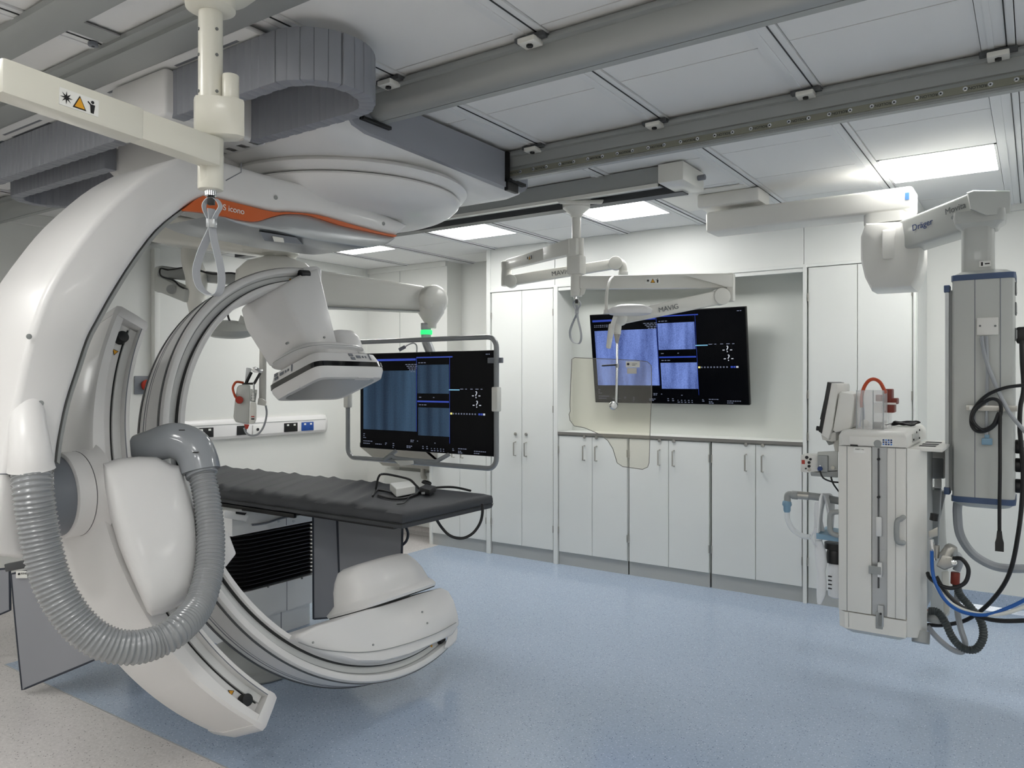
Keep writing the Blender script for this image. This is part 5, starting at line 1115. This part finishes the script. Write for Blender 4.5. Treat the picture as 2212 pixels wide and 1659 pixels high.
# socket plate and leads
q0, q1 = PY(2110, 725, Yp), PY(2157, 685, Yp)
pl_ = part('outlet_plate', B().box((q0.x, Yp-.012, q0.z), (q1.x, Yp, q1.z), .003), 'machine_cream', sc_)
for px in (2117, 2150): a = PY(px, 704, Yp-.012); part('screw', B().cyl(a, a-V((0, .002, 0)), .005, seg=10), 'ink_grey', pl_)
cb('data_lead', [PY(2121, 726, Yp-.02), PY(2128, 770, Yp-.025), PY(2150, 830, Yp-.03), PY(2180, 890, Yp-.04), PY(2212, 930, Yp-.06), PY(2240, 960, Yp-.06)], .009, 'cable_grey', 'grey lead slanting from the outlet plate across the pendant to the right edge', par=None)
le = cb('data_lead', [PY(2131, 726, Yp-.02), PY(2133, 800, Yp-.022), PY(2131, 880, Yp-.022), PY(2131, 942, Yp-.022)], .007, 'cable_grey', 'grey lead hanging straight down the pendant to a light blue plug')
a = PY(2132, 952, Yp-.022); part('plug', B().box((a.x-.022, a.y-.012, a.z-.02), (a.x+.022, a.y+.012, a.z+.012), .004), 'teal_blue', sc_); part('plug_neck', B().box((a.x-.010, a.y-.008, a.z+.012), (a.x+.010, a.y+.008, a.z+.03), .003), 'teal_blue', sc_)
q0, q1 = PY(2087, 886, Yp-.02), PY(2192, 875, Yp-.02)
er = part('equipment_rail', B().box((q0.x, Yp-.03, PY(2100, 887, Yp-.02).z), (q1.x+.01, Yp-.016, PY(2100, 875, Yp-.02).z), .001), 'steel', sc_)
part('rail_label', B().box((q0.x+.014, Yp-.032, PY(2100, 885, Yp-.02).z), (q0.x+.055, Yp-.03, PY(2100, 878, Yp-.02).z)), 'sign_white', er, 0)
# vertical rail on the left side
for px, wd, m, y_ in ((2046, .016, 'silver', Yp+.05), (2055, .03, 'machine_grey', Yp+.06)):
    x_ = PY(px, 800, y_).x; part('side_rail', B().box((x_-wd/2, y_-.012, hz0+.02 if px > 2050 else hz0+.01), (x_+wd/2, y_+.04, hz1-.04)), m, sc_, 0)
x_ = PY(2046, 800, Yp+.05).x
for z in (hz1-.05, hz0-.0): part('rail_cap', B().box((x_-.013, Yp+.03, z), (x_+.013, Yp+.10, z+.035), .003), 'blue_band', sc_)
# right side sockets, gas outlets
for py in (625, 668, 723): 
    p = P(2197, py, 3.72); part('side_outlet', B().box((hx1, Yp+.04, p.z-.03), (hx1+.006, Yp+.12, p.z+.03), .002), 'ink_grey', sc_)
    part('outlet_rim', B().box((hx1+.004, Yp+.05, p.z-.022), (hx1+.009, Yp+.11, p.z+.022), .002), 'sign_white', sc_)
for py in (965, 1005, 1050):
    p = P(2203, py, 3.7); part('gas_outlet', B().cyl((hx1, Yp+.09, p.z), (hx1+.035, Yp+.09, p.z), .034, seg=20, bev=.004), 'black', sc_)
    part('gas_nipple', B().cyl((hx1+.035, Yp+.09, p.z), (hx1+.09, Yp+.09, p.z), .015, seg=12), 'chrome', sc_)
pk = P(2205, 722, 3.68); part('mains_plug', B().box((hx1+.005, Yp+.05, pk.z-.045), (hx1+.055, Yp+.11, pk.z+.035), .01), 'black', sc_)
cb('mains_lead', [P(2207, 735, 3.66), P(2208, 780, 3.66), P(2211, 840, 3.66), P(2204, 880, 3.66), P(2203, 930, 3.66), P(2209, 1000, 3.66), P(2209, 1060, 3.66), P(2200, 1150, 3.66), P(2180, 1240, 3.68), P(2140, 1300, 3.72), P(2090, 1338, 3.8), P(2040, 1350, 3.85), P(2004, 1350, 3.9)], .010, 'cable_black', 'thick black lead running down the right edge and under the machine')
cb('mains_lead', [PY(2250, 830, Yp-.05), PY(2212, 832, Yp-.045), PY(2170, 838, Yp-.04), PY(2130, 855, Yp-.04), PY(2103, 885, Yp-.04), PY(2098, 915, Yp-.04), PY(2112, 932, Yp-.04), PY(2140, 926, Yp-.04), PY(2160, 900, Yp-.045), PY(2160, 870, Yp-.045), PY(2140, 862, Yp-.045), PY(2112, 880, Yp-.05), PY(2100, 905, Yp-.05), PY(2120, 928, Yp-.05), PY(2145, 918, Yp-.05), PY(2159, 892, Yp-.055), PY(2160, 940, Yp-.05), PY(2160, 1020, Yp-.05), PY(2159, 1100, Yp-.05), PY(2159, 1158, Yp-.05)], .008, 'cable_black', 'black lead coiled over the short rail and hanging down with a loose plug')
a = PY(2159, 1172, Yp-.05); tag(part('loose_plug', B().loft([[a+V((sx_*k, sy_*k, h)) for sx_, sy_ in ((-.016, -.012), (.016, -.012), (.016, .012), (-.016, .012))] for k, h in ((.6, .055), (.8, .02), (1.1, .0), (1.1, -.04))]), 'black'), 'black appliance plug hanging loose below the pendant', 'plug')
cb('gas_hose', [PY(2069, 1086, Yp+.1), PY(2068, 1110, Yp+.1), PY(2074, 1155, Yp+.1), PY(2100, 1195, Yp+.1), PY(2140, 1220, Yp+.1), PY(2180, 1228, Yp+.1), PY(2240, 1228, Yp+.1)], .021, 'cable_grey', 'wide light grey hose hanging in a curve below the pendant', 'hose')

# ================================================================ ANAESTHESIA MACHINE
Ym = 3.95
mx0, mx1 = PY(1811, 1150, Ym).x, PY(1957, 1150, Ym).x
mz0, mzl, mz1 = .388, PY(1957, 967, Ym).z, PY(1951, 932, Ym).z
am_ = thing('anaesthesia_machine', ((mx0+mx1)/2, 4.2, mz0), 'cream anaesthesia machine cabinet hung off the floor from the pendant', 'medical machine')
Yd = 4.62
bd = part('cabinet', B().box((mx0+.01, Ym+.02, mz0+.05), (mx1, Yd-.1, mzl), .01), 'machine_cream', am_)
zf = mz0+.105
for nm, p0, p1, m, dy in (('front_panel', 1811, 1882, 'machine_cream', 0), ('rail_panel', 1883, 1915, 'silver', .012), ('front_panel', 1916, 1956, 'machine_cream', 0)):
    a, c_ = PY(p0, 1100, Ym).x, PY(p1, 1100, Ym).x; part(nm, B().box((a, Ym+dy, zf), (c_, Ym+.03, mzl-.004), .004 if dy == 0 else 0), m, bd)
a = PY(1829, 1100, Ym).x; part('panel_step', B().box((a, Ym-.002, zf), (a+.003, Ym+.001, mzl-.004)), 'machine_grey', bd, 0)
a = PY(1934, 1100, Ym).x; part('panel_step', B().box((a, Ym-.002, zf), (a+.002, Ym+.001, mzl-.004)), 'machine_grey', bd, 0)
sk_ = part('base_skirt', B().loft([[V((x, y, z)) for x, y in ((mx0+g+.03, Ym+g), (mx1-g, Ym+g), (mx1-g, Yd-.1-g), (mx0+g, Yd-.1-g), (mx0+g, Ym+.03+g))] for g, z in ((.03, mz0), (.0, mz0+.022), (-.002, zf-.004))]), 'machine_cream', am_, 40)
a = PY(1901, 1340, Ym).x; part('skirt_notch', B().box((a-.018, Ym-.006, mz0+.045), (a+.012, Ym+.0, zf+.02), .008, 3), 'machine_grey', sk_)
a = PY(1833, 1340, Ym).x; part('skirt_joint', B().box((a, Ym-.003, mz0+.03), (a+.002, Ym+.0, zf-.004)), 'machine_grey', sk_, 0)
# side leaf at the right corner
s0 = V((mx1+.002, Ym+.02, 0)); s1 = V((-.4244-.0, Ym+.135, 0))
part('corner_panel', B().prism([s0+V((0, 0, mz0+.02)), s1+V((0, 0, mz0-.005)), s1+V((0, 0, mzl-.02)), s0+V((0, 0, mzl-.004))], (-.02, .03, 0), .004), 'machine_cream', am_)
part('corner_foot', B().cyl(s0.lerp(s1, .5)+V((.01, .03, mz0-.02)), s0.lerp(s1, .5)+V((.01, .05, mz0+.03)), .038, seg=24), 'machine_grey', am_)
part('side_body', B().box((mx1-.03, Ym+.15, mz0+.1), (-.44, Yd-.15, mzl-.02), .01), 'machine_grey', am_)
# lid
ld = part('lid', B().loft([[V((x, y, z)) for x, y in ((mx0+g+.02, Ym-.01+g), (mx1+.004-g, Ym-.01+g), (mx1+.004-g, Yd+.08-g), (mx0+g, Yd+.08-g), (mx0+g, Ym+.01+g))] for g, z in ((.0, mzl), (.0, mz1-.03), (.012, mz1-.008), (.025, mz1))]), 'machine_cream', am_, 50)
a = PY(1844, 960, Ym-.01); c_ = PY(1931, 945, Ym-.01); part('lid_recess', B().box((a.x-.02, Ym-.013, mzl+.004), (c_.x, Ym-.009, c_.z), .002), 'machine_cream', ld)
a = PY(1845, 962, Ym-.01); part('lid_slot', B().box((a.x-.016, Ym-.016, a.z-.004), (a.x+.016, Ym-.010, a.z+.004)), 'ink', ld, 0)
a = PY(1896, 958, Ym-.01); part('lid_grip', B().cyl((a.x, Ym-.014, a.z), (a.x, Ym-.005, a.z), .018, seg=20, bev=.003), 'machine_grey', ld)
a = PY(1917.5, 955.5, Ym-.01); lb = part('info_label', B().box((a.x-.024, Ym-.015, a.z-.017), (a.x+.024, Ym-.012, a.z+.017)), 'sign_white', ld, 0)
for i in range(4):
    for j in range(3): part('label_print', B().box((a.x-.021+i*.011, Ym-.0158, a.z-.013+j*.010), (a.x-.013+i*.011, Ym-.015, a.z-.006+j*.010)), 'ink_blue' if (i+j) % 3 else 'blue_tag', lb, 0)
a = PY(1856, 972, Ym); part('asset_label', B().box((a.x-.026, Ym-.0015, a.z-.014), (a.x+.026, Ym, a.z+.012)), 'sign_white', bd, 0); text('lettering', 'ASSET No', (a.x+.002, Ym-.0022, a.z+.003), (1, 0, 0), Up, .009, 'ink', bd, .0003)
# right end of the lid: vent panel, shelf with clips
part('vent_panel', B().box((mx1+.003, Ym+.18, mzl+.012), (mx1+.008, Ym+.42, mz1-.022), .002), 'pendant_grey', ld)
for yy, z in ((.19, .025), (.30, .055), (.41, .06), (.41, .02)): part('vent_screw', B().cyl((mx1+.008, Ym+yy, mzl+z), (mx1+.012, Ym+yy, mzl+z), .005, seg=8), 'ink', ld, 0)
sf = part('side_shelf', B().box((mx1+.004, Ym+.1, mzl-.022), (mx1+.14, Yd, mzl-.006), .003), 'machine_cream', am_)
for yy in (.2, .32, .46): part('shelf_slot', B().box((mx1+.03, Ym+yy, mzl-.007), (mx1+.10, Ym+yy+.06, mzl-.004)), 'ink', sf, 0)
# dock to the pendant rail
for px0, px1, py0, py1, m, nm in ((2004, 2044, 968, 990, 'machine_cream', 'dock_box'), (2012, 2040, 990, 1034, 'silver', 'dock_block'), (2036, 2052, 988, 1033, 'machine_cream', 'rail_clamp'), (2018, 2034, 1034, 1055, 'machine_cream', 'dock_cup')):
    dk = part(nm, B().hull([P(x, y, d) for x in (px0, px1) for y in (py0, py1) for d in (3.95, 4.08)], .004), m, am_)
    if nm == 'rail_clamp':
        for py in (993, 1010, 1027): p = P(2045, py, 3.945); part('clamp_bolt', B().cyl(p, p-Fw*.004, .006, seg=10), 'ink_grey', dk)
part('dock_strut', B().beam(P(2022, 1055, 4.0), P(2016, 1175, 4.05), .05, .06, bev=.01), 'machine_grey', am_)
part('dock_strut', B().beam(P(2040, 1060, 4.05), P(2020, 1150, 4.1), .02, .03, bev=.004), 'machine_grey', am_)
part('back_column', B().hull([P(x, y, d) for x, y in ((2008, 1060), (2040, 1065), (2040, 1180), (2052, 1330), (2010, 1340)) for d in (4.15, 4.3)], .01), 'pendant_grey', am_)
# rods, clips and handles on the front
rx = PY(1897, 1100, Ym)
part('slide_rod', B().box((rx.x-.003, Ym+.0, zf+.13), (rx.x+.003, Ym+.012, mzl-.01)), 'rail_dark', bd, 0)
for py in (992, 1074): p = PY(1897.5, py, Ym); part('rod_stop', B().cyl((p.x, Ym-.004, p.z), (p.x, Ym+.01, p.z), .0065, seg=10), 'ink', bd)
for py0, py1 in ((1117, 1158),): p0, p1 = PY(1893, py1, Ym), PY(1905, py0, Ym); part('rod_cover', B().box((p0.x, Ym-.006, p0.z), (p1.x, Ym+.01, p1.z), .002), 'alu_light', bd)
p0, p1 = PY(1896, 1352, Ym), PY(1909, 1309, Ym); part('rod_cover', B().box((p0.x, Ym-.006, p0.z), (p1.x, Ym+.01, p1.z), .002), 'silver', bd)
p = PY(1903, 1325, Ym); part('rod_stop', B().cyl((p.x, Ym-.009, p.z), (p.x, Ym-.004, p.z), .005, seg=10), 'ink', bd)
p0, p1 = PY(1878, 1237, Ym), PY(1905, 1223, Ym); cp = part('clip', B().box((p0.x, Ym-.022, p0.z), (p1.x, Ym-.012, p1.z), .003), 'machine_grey', bd)
part('clip_frame', B().box((p1.x-.016, Ym-.02, p0.z-.012), (p1.x+.002, Ym+.01, p1.z+.018), .002), 'alu_light', bd)
def bow(path, r, m, par, nm='handle'): return part(nm, B().tube(path, r, 12, 5), m, par)
h0, h1 = PY(1947, 1117, Ym), PY(1947, 1172, Ym)
bow([h0+V((.008, .005, 0)), h0+V((.002, -.03, -.004)), h0+V((-.012, -.045, -.02)), h1+V((-.012, -.045, .02)), h1+V((.002, -.03, .004)), h1+V((.008, .005, 0))], .012, 'machine_grey', bd)
h0, h1 = PY(1817, 1106, Ym+.02), PY(1817, 1156, Ym+.02)
bow([h0+V((.02, 0, 0)), h0+V((-.02, -.01, 0)), h0+V((-.045, -.01, -.012)), h0+V((-.05, -.01, -.04)), h1+V((-.05, -.01, .04)), h1+V((-.045, -.01, .012)), h1+V((-.02, -.01, 0)), h1+V((.02, 0, 0))], .0125, 'machine_grey', bd)
# monitor head, seen edge on
def slab(ps, y0, y1, m, par, nm, bev=.006): return part(nm, B().prism([PY(x, y, y0) for x, y in ps], (0, y1-y0, 0), bev), m, par)
mh = thing('machine_monitor', PY(1800, 950, 4.1), 'thin tilted monitor seen edge-on beside the top of the anaesthesia machine', 'monitor')
slab([(1789, 827), (1808, 829), (1810, 836), (1797, 925), (1790, 950), (1772, 938)], 4.02, 4.32, 'machine_cream', mh, 'housing')
slab([(1787, 825), (1796, 827), (1775, 937), (1768, 932)], 4.015, 4.325, 'black', mh, 'bezel', .003)
slab([(1786, 838), (1788, 838), (1774, 906), (1771, 906)], 4.03, 4.31, 'black_gloss', mh, 'screen_edge', 0)
part('dial', B().cyl(PY(1764, 925, 4.1), PY(1772, 926, 4.1), .012, seg=16), 'black', mh)
slab([(1812, 850), (1817, 846), (1842, 851), (1846, 858), (1838, 925), (1805, 935), (1798, 930)], 4.03, 4.30, 'machine_cream', mh, 'back_box', .01)
slab([(1773, 938), (1806, 932), (1806, 952), (1797, 955), (1776, 950)], 4.06, 4.26, 'machine_cream', mh, 'chin')
part('tilt_joint', B().hull([PY(x, y, d) for x, y in ((1783, 950), (1800, 948), (1806, 958), (1790, 962)) for d in (4.1, 4.2)], .004), 'machine_grey', mh)
part('support', B().hull([PY(x, y, d) for x, y in ((1798, 950), (1812, 945), (1812, 976), (1804, 976)) for d in (4.1, 4.2)], .004), 'machine_cream', mh)
# items on the lid
bg = thing('blue_bag', PY(1838, 925, 4.25), 'translucent blue bag standing behind the tilted monitor', 'bag')
part('sheet', B().hull([PY(x, y, d) for x, y in ((1843, 864), (1866, 864), (1870, 920), (1832, 925)) for d in (4.24, 4.30)], .006), 'blue_tag', bg)
cn = thing('clear_canister', PY(1880, 925, 4.1), 'clear plastic box-shaped canister standing on the machine lid', 'canister')
x0, x1 = PY(1851, 880, 4.05).x, PY(1909, 880, 4.05).x; zc1 = PY(1880, 843, 4.05).z; zl = mz1
for lo, hi in (((x0, 4.04), (x0+.006, 4.16)), ((x1-.006, 4.04), (x1, 4.16)), ((x0, 4.04), (x1, 4.044)), ((x0, 4.156), (x1, 4.16))): part('wall', B().box((lo[0], lo[1], zl), (hi[0], hi[1], zc1)), 'clear_plastic', cn, 0)
for x in (x0, x0+.03, x1-.045, x1): part('edge', B().box((x-.0015, 4.038, zl), (x+.0015, 4.041, zc1)), 'cable_grey', cn, 0)
p = PY(1869, 915, 4.09); part('cotton_ball', B().sphere(p, .02, 14), 'sign_white', cn, 60)
p0, p1 = PY(1886, 925, 4.1), PY(1905, 912, 4.1); part('dark_block', B().box((p0.x, 4.08, zl), (p1.x, 4.13, p1.z), .004), 'ink_grey', cn)
p0, p1 = PY(1891, 867, 4.1), PY(1905, 853, 4.1); part('brown_block', B().box((p0.x, 4.10, p0.z), (p1.x, 4.15, p1.z), .004), 'brown_red', cn)
p0, p1 = PY(1885, 892, 4.1), PY(1906, 871, 4.1); part('white_card', B().box((p0.x, 4.11, p0.z), (p1.x, 4.115, p1.z)), 'sign_white', cn, 0)
cb('orange_tube', [PY(1862, 880, 4.1), PY(1861, 860, 4.1), PY(1866, 838, 4.1), PY(1876, 823, 4.1), PY(1888, 819, 4.1), PY(1900, 825, 4.1), PY(1908, 838, 4.1), PY(1912, 848, 4.12)], .0085, 'red_orange', 'orange-brown tube arching over the clear canister', 'tube')
vp = thing('red_vaporiser', PY(1920, 870, 4.2), 'dark red block fitting at the right of the clear canister', 'fitting')
for a_, b_, c_, d_ in ((1912, 840, 1928, 876), (1926, 860, 1939, 873), (1912, 874, 1933, 891), (1908, 845, 1915, 874)):
    p0, p1 = PY(a_, d_, 4.2), PY(c_, b_, 4.2); part('block', B().box((p0.x, 4.17, p0.z), (p1.x, 4.25, p1.z), .005), 'brown_red', vp)
p0, p1 = PY(1917, 874, 4.17), PY(1936, 870, 4.17); part('label_patch', B().box((p0.x, 4.165, p0.z), (p1.x, 4.168, p1.z)), 'sign_white', vp, 0)
p0, p1 = PY(1911, 887, 4.17), PY(1914, 874, 4.17); part('label_patch', B().box((p0.x, 4.165, p0.z), (p1.x, 4.168, p1.z)), 'sign_white', vp, 0)
vp_l = PY(1922, 891, 4.21); part('stem', B().cyl((vp_l.x, 4.21, mz1), (vp_l.x, 4.21, vp_l.z+.01), .008, seg=10), 'clear_plastic', vp)
bc = thing('coiled_black_lead', PY(1950, 920, 4.4), 'coiled black lead lying on the back of the machine lid', 'cable')
for k in range(5): part('coil', B().tube([PY(1950, 919, 4.4)+V((.055*math.cos(a)+.005*k, .03*math.sin(a+k*.4), .006+.003*k+.004*math.sin(3*a+k))) for a in [i*PI/4 for i in range(8)]], .005, 6, 3, closed=True), 'cable_black', bc)
part('tail', B().tube([PY(1913, 918, 4.3), PY(1925, 915, 4.35), PY(1940, 913, 4.4)], .0035, 6, 4), 'cable_black', bc)
# modules at the left
lm = part('module_arm', B().hull([PY(x, y, d) for x, y in ((1750, 1018), (1810, 1014), (1810, 1032), (1752, 1028)) for d in (4.0, 4.2)], .004), 'machine_grey', am_)
md = part('module_box', B().hull([PY(x, y, d) for x, y in ((1766, 976), (1810, 974), (1810, 1020), (1766, 1022)) for d in (4.0, 4.18)], .005), 'pendant_grey', am_)
p0, p1 = PY(1767, 1018, 3.99), PY(1789, 984, 3.99); mo = part('sensor_block', B().box((p0.x, 3.975, p0.z), (p1.x, 4.02, p1.z), .004), 'machine_grey', md)
p = PY(1772, 1012, 3.975); part('blue_connector', B().cyl((p.x, 3.96, p.z), (p.x, 3.98, p.z), .011, seg=14), 'ink_blue', md); p = PY(1772, 1006, 3.96); part('indicator', B().disc((p.x, 3.955, p.z), (0, -1, 0), .003, 8), 'scr_white', md, 0)
p = PY(1800, 1010, 4.0); part('port', B().cyl((p.x, 3.99, p.z), (p.x, 4.005, p.z), .009, seg=14), 'steel', md)
p0, p1 = PY(1729, 1020, 4.0), PY(1757, 984, 4.0); pm = part('port_module', B().box((p0.x, 4.0, p0.z), (p1.x+.03, 4.12, p1.z), .005), 'machine_cream', am_)
for px, py, rr, m in ((1743, 988, .008, 'ink'), (1751, 992, .006, 'ink'), (1748, 999, .007, 'ink'), (1748, 1007, .007, 'ink'), (1741, 1012, .004, 'ink'), (1748, 1015, .008, 'steel')):
    p = PY(px, py, 4.0); part('port', B().cyl((p.x, 3.994, p.z), (p.x, 4.002, p.z), rr, seg=14), m, pm)
p = PY(1735, 998, 4.0); part('red_print', B().box((p.x-.007, 3.998, p.z-.010), (p.x+.008, 4.001, p.z+.010)), 'red_part', pm, 0)
cb('sensor_lead', [PY(1771, 1017, 3.96), PY(1778, 1032, 3.95), PY(1795, 1040, 3.96), PY(1812, 1042, 4.0)], .004, 'cable_black', 'thin dark lead drooping from the sensor block to the machine')
cb('sensor_lead', [PY(1795, 1030, 4.0), PY(1800, 1045, 4.0), PY(1812, 1062, 4.02)], .004, 'cable_black', 'thin dark lead below the sensor modules running behind the machine')
# breathing tube with blue elbow
bt = thing('breathing_circuit', PY(1740, 1075, 4.1), 'grey breathing tube with blue end piece and clear hose left of the machine', 'breathing tube')
part('grey_tube', B().tube([PY(1812, 1082, 4.12), PY(1775, 1075, 4.1), PY(1745, 1071, 4.1), PY(1722, 1069, 4.1)], .019, 16, 4), 'machine_grey', bt)
part('cuff', B().cyl(PY(1724, 1070, 4.1), PY(1710, 1069, 4.1), .022, seg=20, bev=.004), 'machine_grey', bt)
part('metal_sleeve', B().cyl(PY(1748, 1071.5, 4.1), PY(1724, 1069.5, 4.1), .0205, seg=20), 'steel', bt)
part('elbow', B().tube([PY(1712, 1069, 4.1), PY(1704, 1068, 4.1), PY(1701, 1073, 4.1), PY(1701, 1084, 4.1)], .017, 14, 4), 'machine_grey', bt)
part('blue_end', B().lathe([(.013, 0), (.018, .01), (.018, .03), (.024, .04), (.022, .055), (.017, .062)], PY(1700, 1107, 4.1), (0, 0, 1), 18), 'teal_blue', bt, 50)
part('clear_hose', B().tube([PY(1700, 1106, 4.1), PY(1702, 1125, 4.1), PY(1714, 1145, 4.1), PY(1735, 1158, 4.1), PY(1750, 1160, 4.1)], .014, 12, 5), 'tube_clear', bt)
for k in range(7):
    o_ = k*5
    tag(part('white_hose', B().tube([PY(1790+k, 1110+k*8, 4.05+.02*k), PY(1785+k*2.5, 1085, 4.05+.02*k), PY(1778+k*2.0, 1068, 4.02+.02*k), PY(1772+k*1.2, 1080+k, 4.0+.02*k), PY(1768+k, 1120, 4.0+.02*k), PY(1766+k*1.5, 1155, 4.0+.02*k)], .007, 8, 5), 'hose_white'), 'thin translucent white hose, %s from the left in the bundle beside the machine' % ('first second third fourth fifth sixth seventh'.split()[k]), 'hose', 'thin white hoses beside the machine')
wb_ = thing('white_plastic_bag', PY(1773, 1300, 4.0), 'limp translucent white bag hanging low at the left of the machine', 'bag')
part('body', B().loft([[PY(cx_+w_*math.cos(2*PI*i/14), y_, 4.05)+V((0, w_*.0012*math.sin(2*PI*i/14), 0)) for i in range(14)] for cx_, w_, y_ in ((1768, 8, 1168), (1772, 12, 1190), (1774, 13, 1215), (1774, 9, 1235), (1775, 11, 1260), (1774, 10, 1285), (1771, 6, 1300), (1770, 4, 1305))]), 'hose_white', wb_, 60)
part('neck', B().tube([PY(1764, 1140, 4.02), PY(1752, 1160, 4.02), PY(1762, 1182, 4.02)], .004, 8, 5), 'hose_white', wb_)
part('bag_top', B().loft([[PY(cx_+w_*math.cos(2*PI*i/14), y_, 4.06)+V((0, w_*.001*math.sin(2*PI*i/14), 0)) for i in range(14)] for cx_, w_, y_ in ((1764, 4, 1085), (1766, 8, 1100), (1768, 9, 1125), (1770, 12, 1150), (1768, 8, 1168))]), 'hose_white', wb_, 60)
slab([(1763, 1152), (1812, 1160), (1812, 1171), (1763, 1164)], 3.98, 4.2, 'teal_blue', am_, 'blue_shelf', .003)
fk = thing('suction_bottle', PY(1803, 1280, 4.1), 'white bottle with black cap held under the blue shelf of the machine', 'bottle')
cxx = PY(1806, 1240, 4.1).x; zt2, zm2, zb2 = PY(1803, 1172, 4.1).z, PY(1803, 1215, 4.1).z, PY(1803, 1287, 4.1).z
part('cap', B().lathe([(.055, zt2), (.055, zt2-.03), (.04, zt2-.035), (.045, zt2-.05), (.045, zm2)], (cxx, 4.1, 0), (0, 0, 1), 24), 'black', fk, 40)
part('bottle', B().lathe([(.02, zb2-.01), (.036, zb2), (.038, zb2+.02), (.038, zm2-.02), (.03, zm2+.005)], (cxx, 4.1, 0), (0, 0, 1), 24), 'hose_white', fk, 50)
for k in range(4): part('scale_mark', B().box((cxx-.030, 4.062, zb2+.04+.02*k), (cxx-.012, 4.070, zb2+.045+.02*k)), 'ink', fk, 0)
# valves and hoses at the right
vl = thing('gas_regulator', PY(2058, 1205, 4.1), 'metal gas regulator with dome and black hose loop right of the machine', 'regulator')
part('dome', B().lathe([(0, .035), (.02, .033), (.028, .02), (.030, -.01), (.034, -.03), (.02, -.035)], PY(2051, 1192, 4.05), (.4, -.1, .9), 24), 'steel', vl, 50)
part('body', B().hull([PY(x, y, d) for x, y in ((2035, 1198), (2060, 1203), (2066, 1222), (2040, 1232), (2022, 1222)) for d in (4.02, 4.08)], .006), 'steel', vl)
part('pipe', B().cyl(PY(2012, 1165, 4.05), PY(2018, 1210, 4.05), .010, seg=12), 'chrome', vl); part('pipe', B().cyl(PY(2024, 1178, 4.05), PY(2022, 1205, 4.05), .012, seg=12), 'steel', vl)
part('valve_block', B().hull([PY(x, y, d) for x, y in ((2005, 1148), (2026, 1138), (2026, 1158), (2007, 1165)) for d in (4.0, 4.06)], .004), 'steel', vl)
part('black_neck', B().cyl(PY(2019, 1110, 4.05), PY(2017, 1124, 4.05), .018, seg=14), 'black', vl)
part('gauge', B().cyl(PY(2061, 1215, 4.0), PY(2061, 1215, 4.05), .013, seg=18, bev=.003), 'chrome', vl)
part('loop', B().tube([PY(2060, 1206, 4.02), PY(2078, 1208, 4.0), PY(2092, 1230, 4.0), PY(2085, 1258, 4.0), PY(2060, 1270, 4.0), PY(2035, 1266, 4.0), PY(2010, 1250, 4.02), PY(2004, 1238, 4.05)], .009, 10, 6), 'cable_black', vl)
part('elbow', B().tube([PY(2052, 1202, 4.1), PY(2068, 1200, 4.1), PY(2072, 1215, 4.1), PY(2066, 1232, 4.1)], .017, 14, 5), 'cable_grey', vl)
part('red_cuff', B().cyl(PY(2064, 1236, 4.1), PY(2063, 1262, 4.1), .019, seg=16, bev=.003), 'brown_red', vl)
cb('blue_gas_hose', [PY(2013, 1190, 4.02), PY(2014, 1230, 4.02), PY(2022, 1262, 4.0), PY(2045, 1300, 3.98), PY(2080, 1322, 3.95), PY(2130, 1328, 3.92), PY(2180, 1312, 3.9), PY(2225, 1290, 3.88)], .008, 'cable_blue', 'bright blue gas hose looping from the machine to the right edge', 'hose')
cb('white_gas_hose', [PY(2020, 1262, 4.03), PY(2040, 1292, 4.0), PY(2075, 1315, 3.97), PY(2120, 1327, 3.93), PY(2170, 1325, 3.9), PY(2225, 1306, 3.88)], .0085, 'cable_white', 'white gas hose following under the bright blue one', 'hose')
cb('black_gas_hose', [PY(2022, 1245, 4.06), PY(2040, 1275, 4.05), PY(2070, 1305, 4.04), PY(2110, 1330, 4.02), PY(2160, 1341, 4.0), PY(2225, 1340, 3.98)], .010, 'cable_black', 'black gas hose crossing to the right edge below the white one', 'hose')
n_ = 260; hp2 = catmull([PY(2006, 1320, 4.1), PY(2025, 1322, 4.1), PY(2042, 1345, 4.1), PY(2058, 1378, 4.1), PY(2080, 1400, 4.1), PY(2108, 1402, 4.1), PY(2124, 1375, 4.1), PY(2118, 1340, 4.1), PY(2095, 1310, 4.1), PY(2074, 1285, 4.1), PY(2066, 1262, 4.1)], 26)
tag(part('corrugated_dark_hose', B().tube(hp2, lambda f: .017+.0016*math.cos(f*2*PI*60), 12, 0), 'hose_dark'), 'dark grey ribbed hose hanging in a deep loop by the machine foot', 'hose')
cb('pale_hose', [PY(2068, 1280, 4.14), PY(2068, 1320, 4.14), PY(2076, 1360, 4.14), PY(2085, 1390, 4.14), PY(2078, 1408, 4.14), PY(2055, 1402, 4.14), PY(2025, 1378, 4.14), PY(2003, 1352, 4.14)], .013, 'cable_grey', 'pale grey hose looping beneath the dark ribbed one', 'hose')
part('dark_port', B().cyl(P(2004, 1318, 3.92), P(2004, 1332, 3.92), .022, seg=16), 'brown_red', am_)
part('cream_channel', B().hull([PY(x, y, d) for x, y in ((2034, 1235), (2050, 1234), (2052, 1320), (2040, 1335)) for d in (4.2, 4.26)], .003), 'cable_white', am_)
part('rubber_foot', B().lathe([(.045, .0), (.05, .02), (.04, .04)], PY(2022, 1342, 4.15), (0, 0, 1), 20), 'machine_grey', am_)
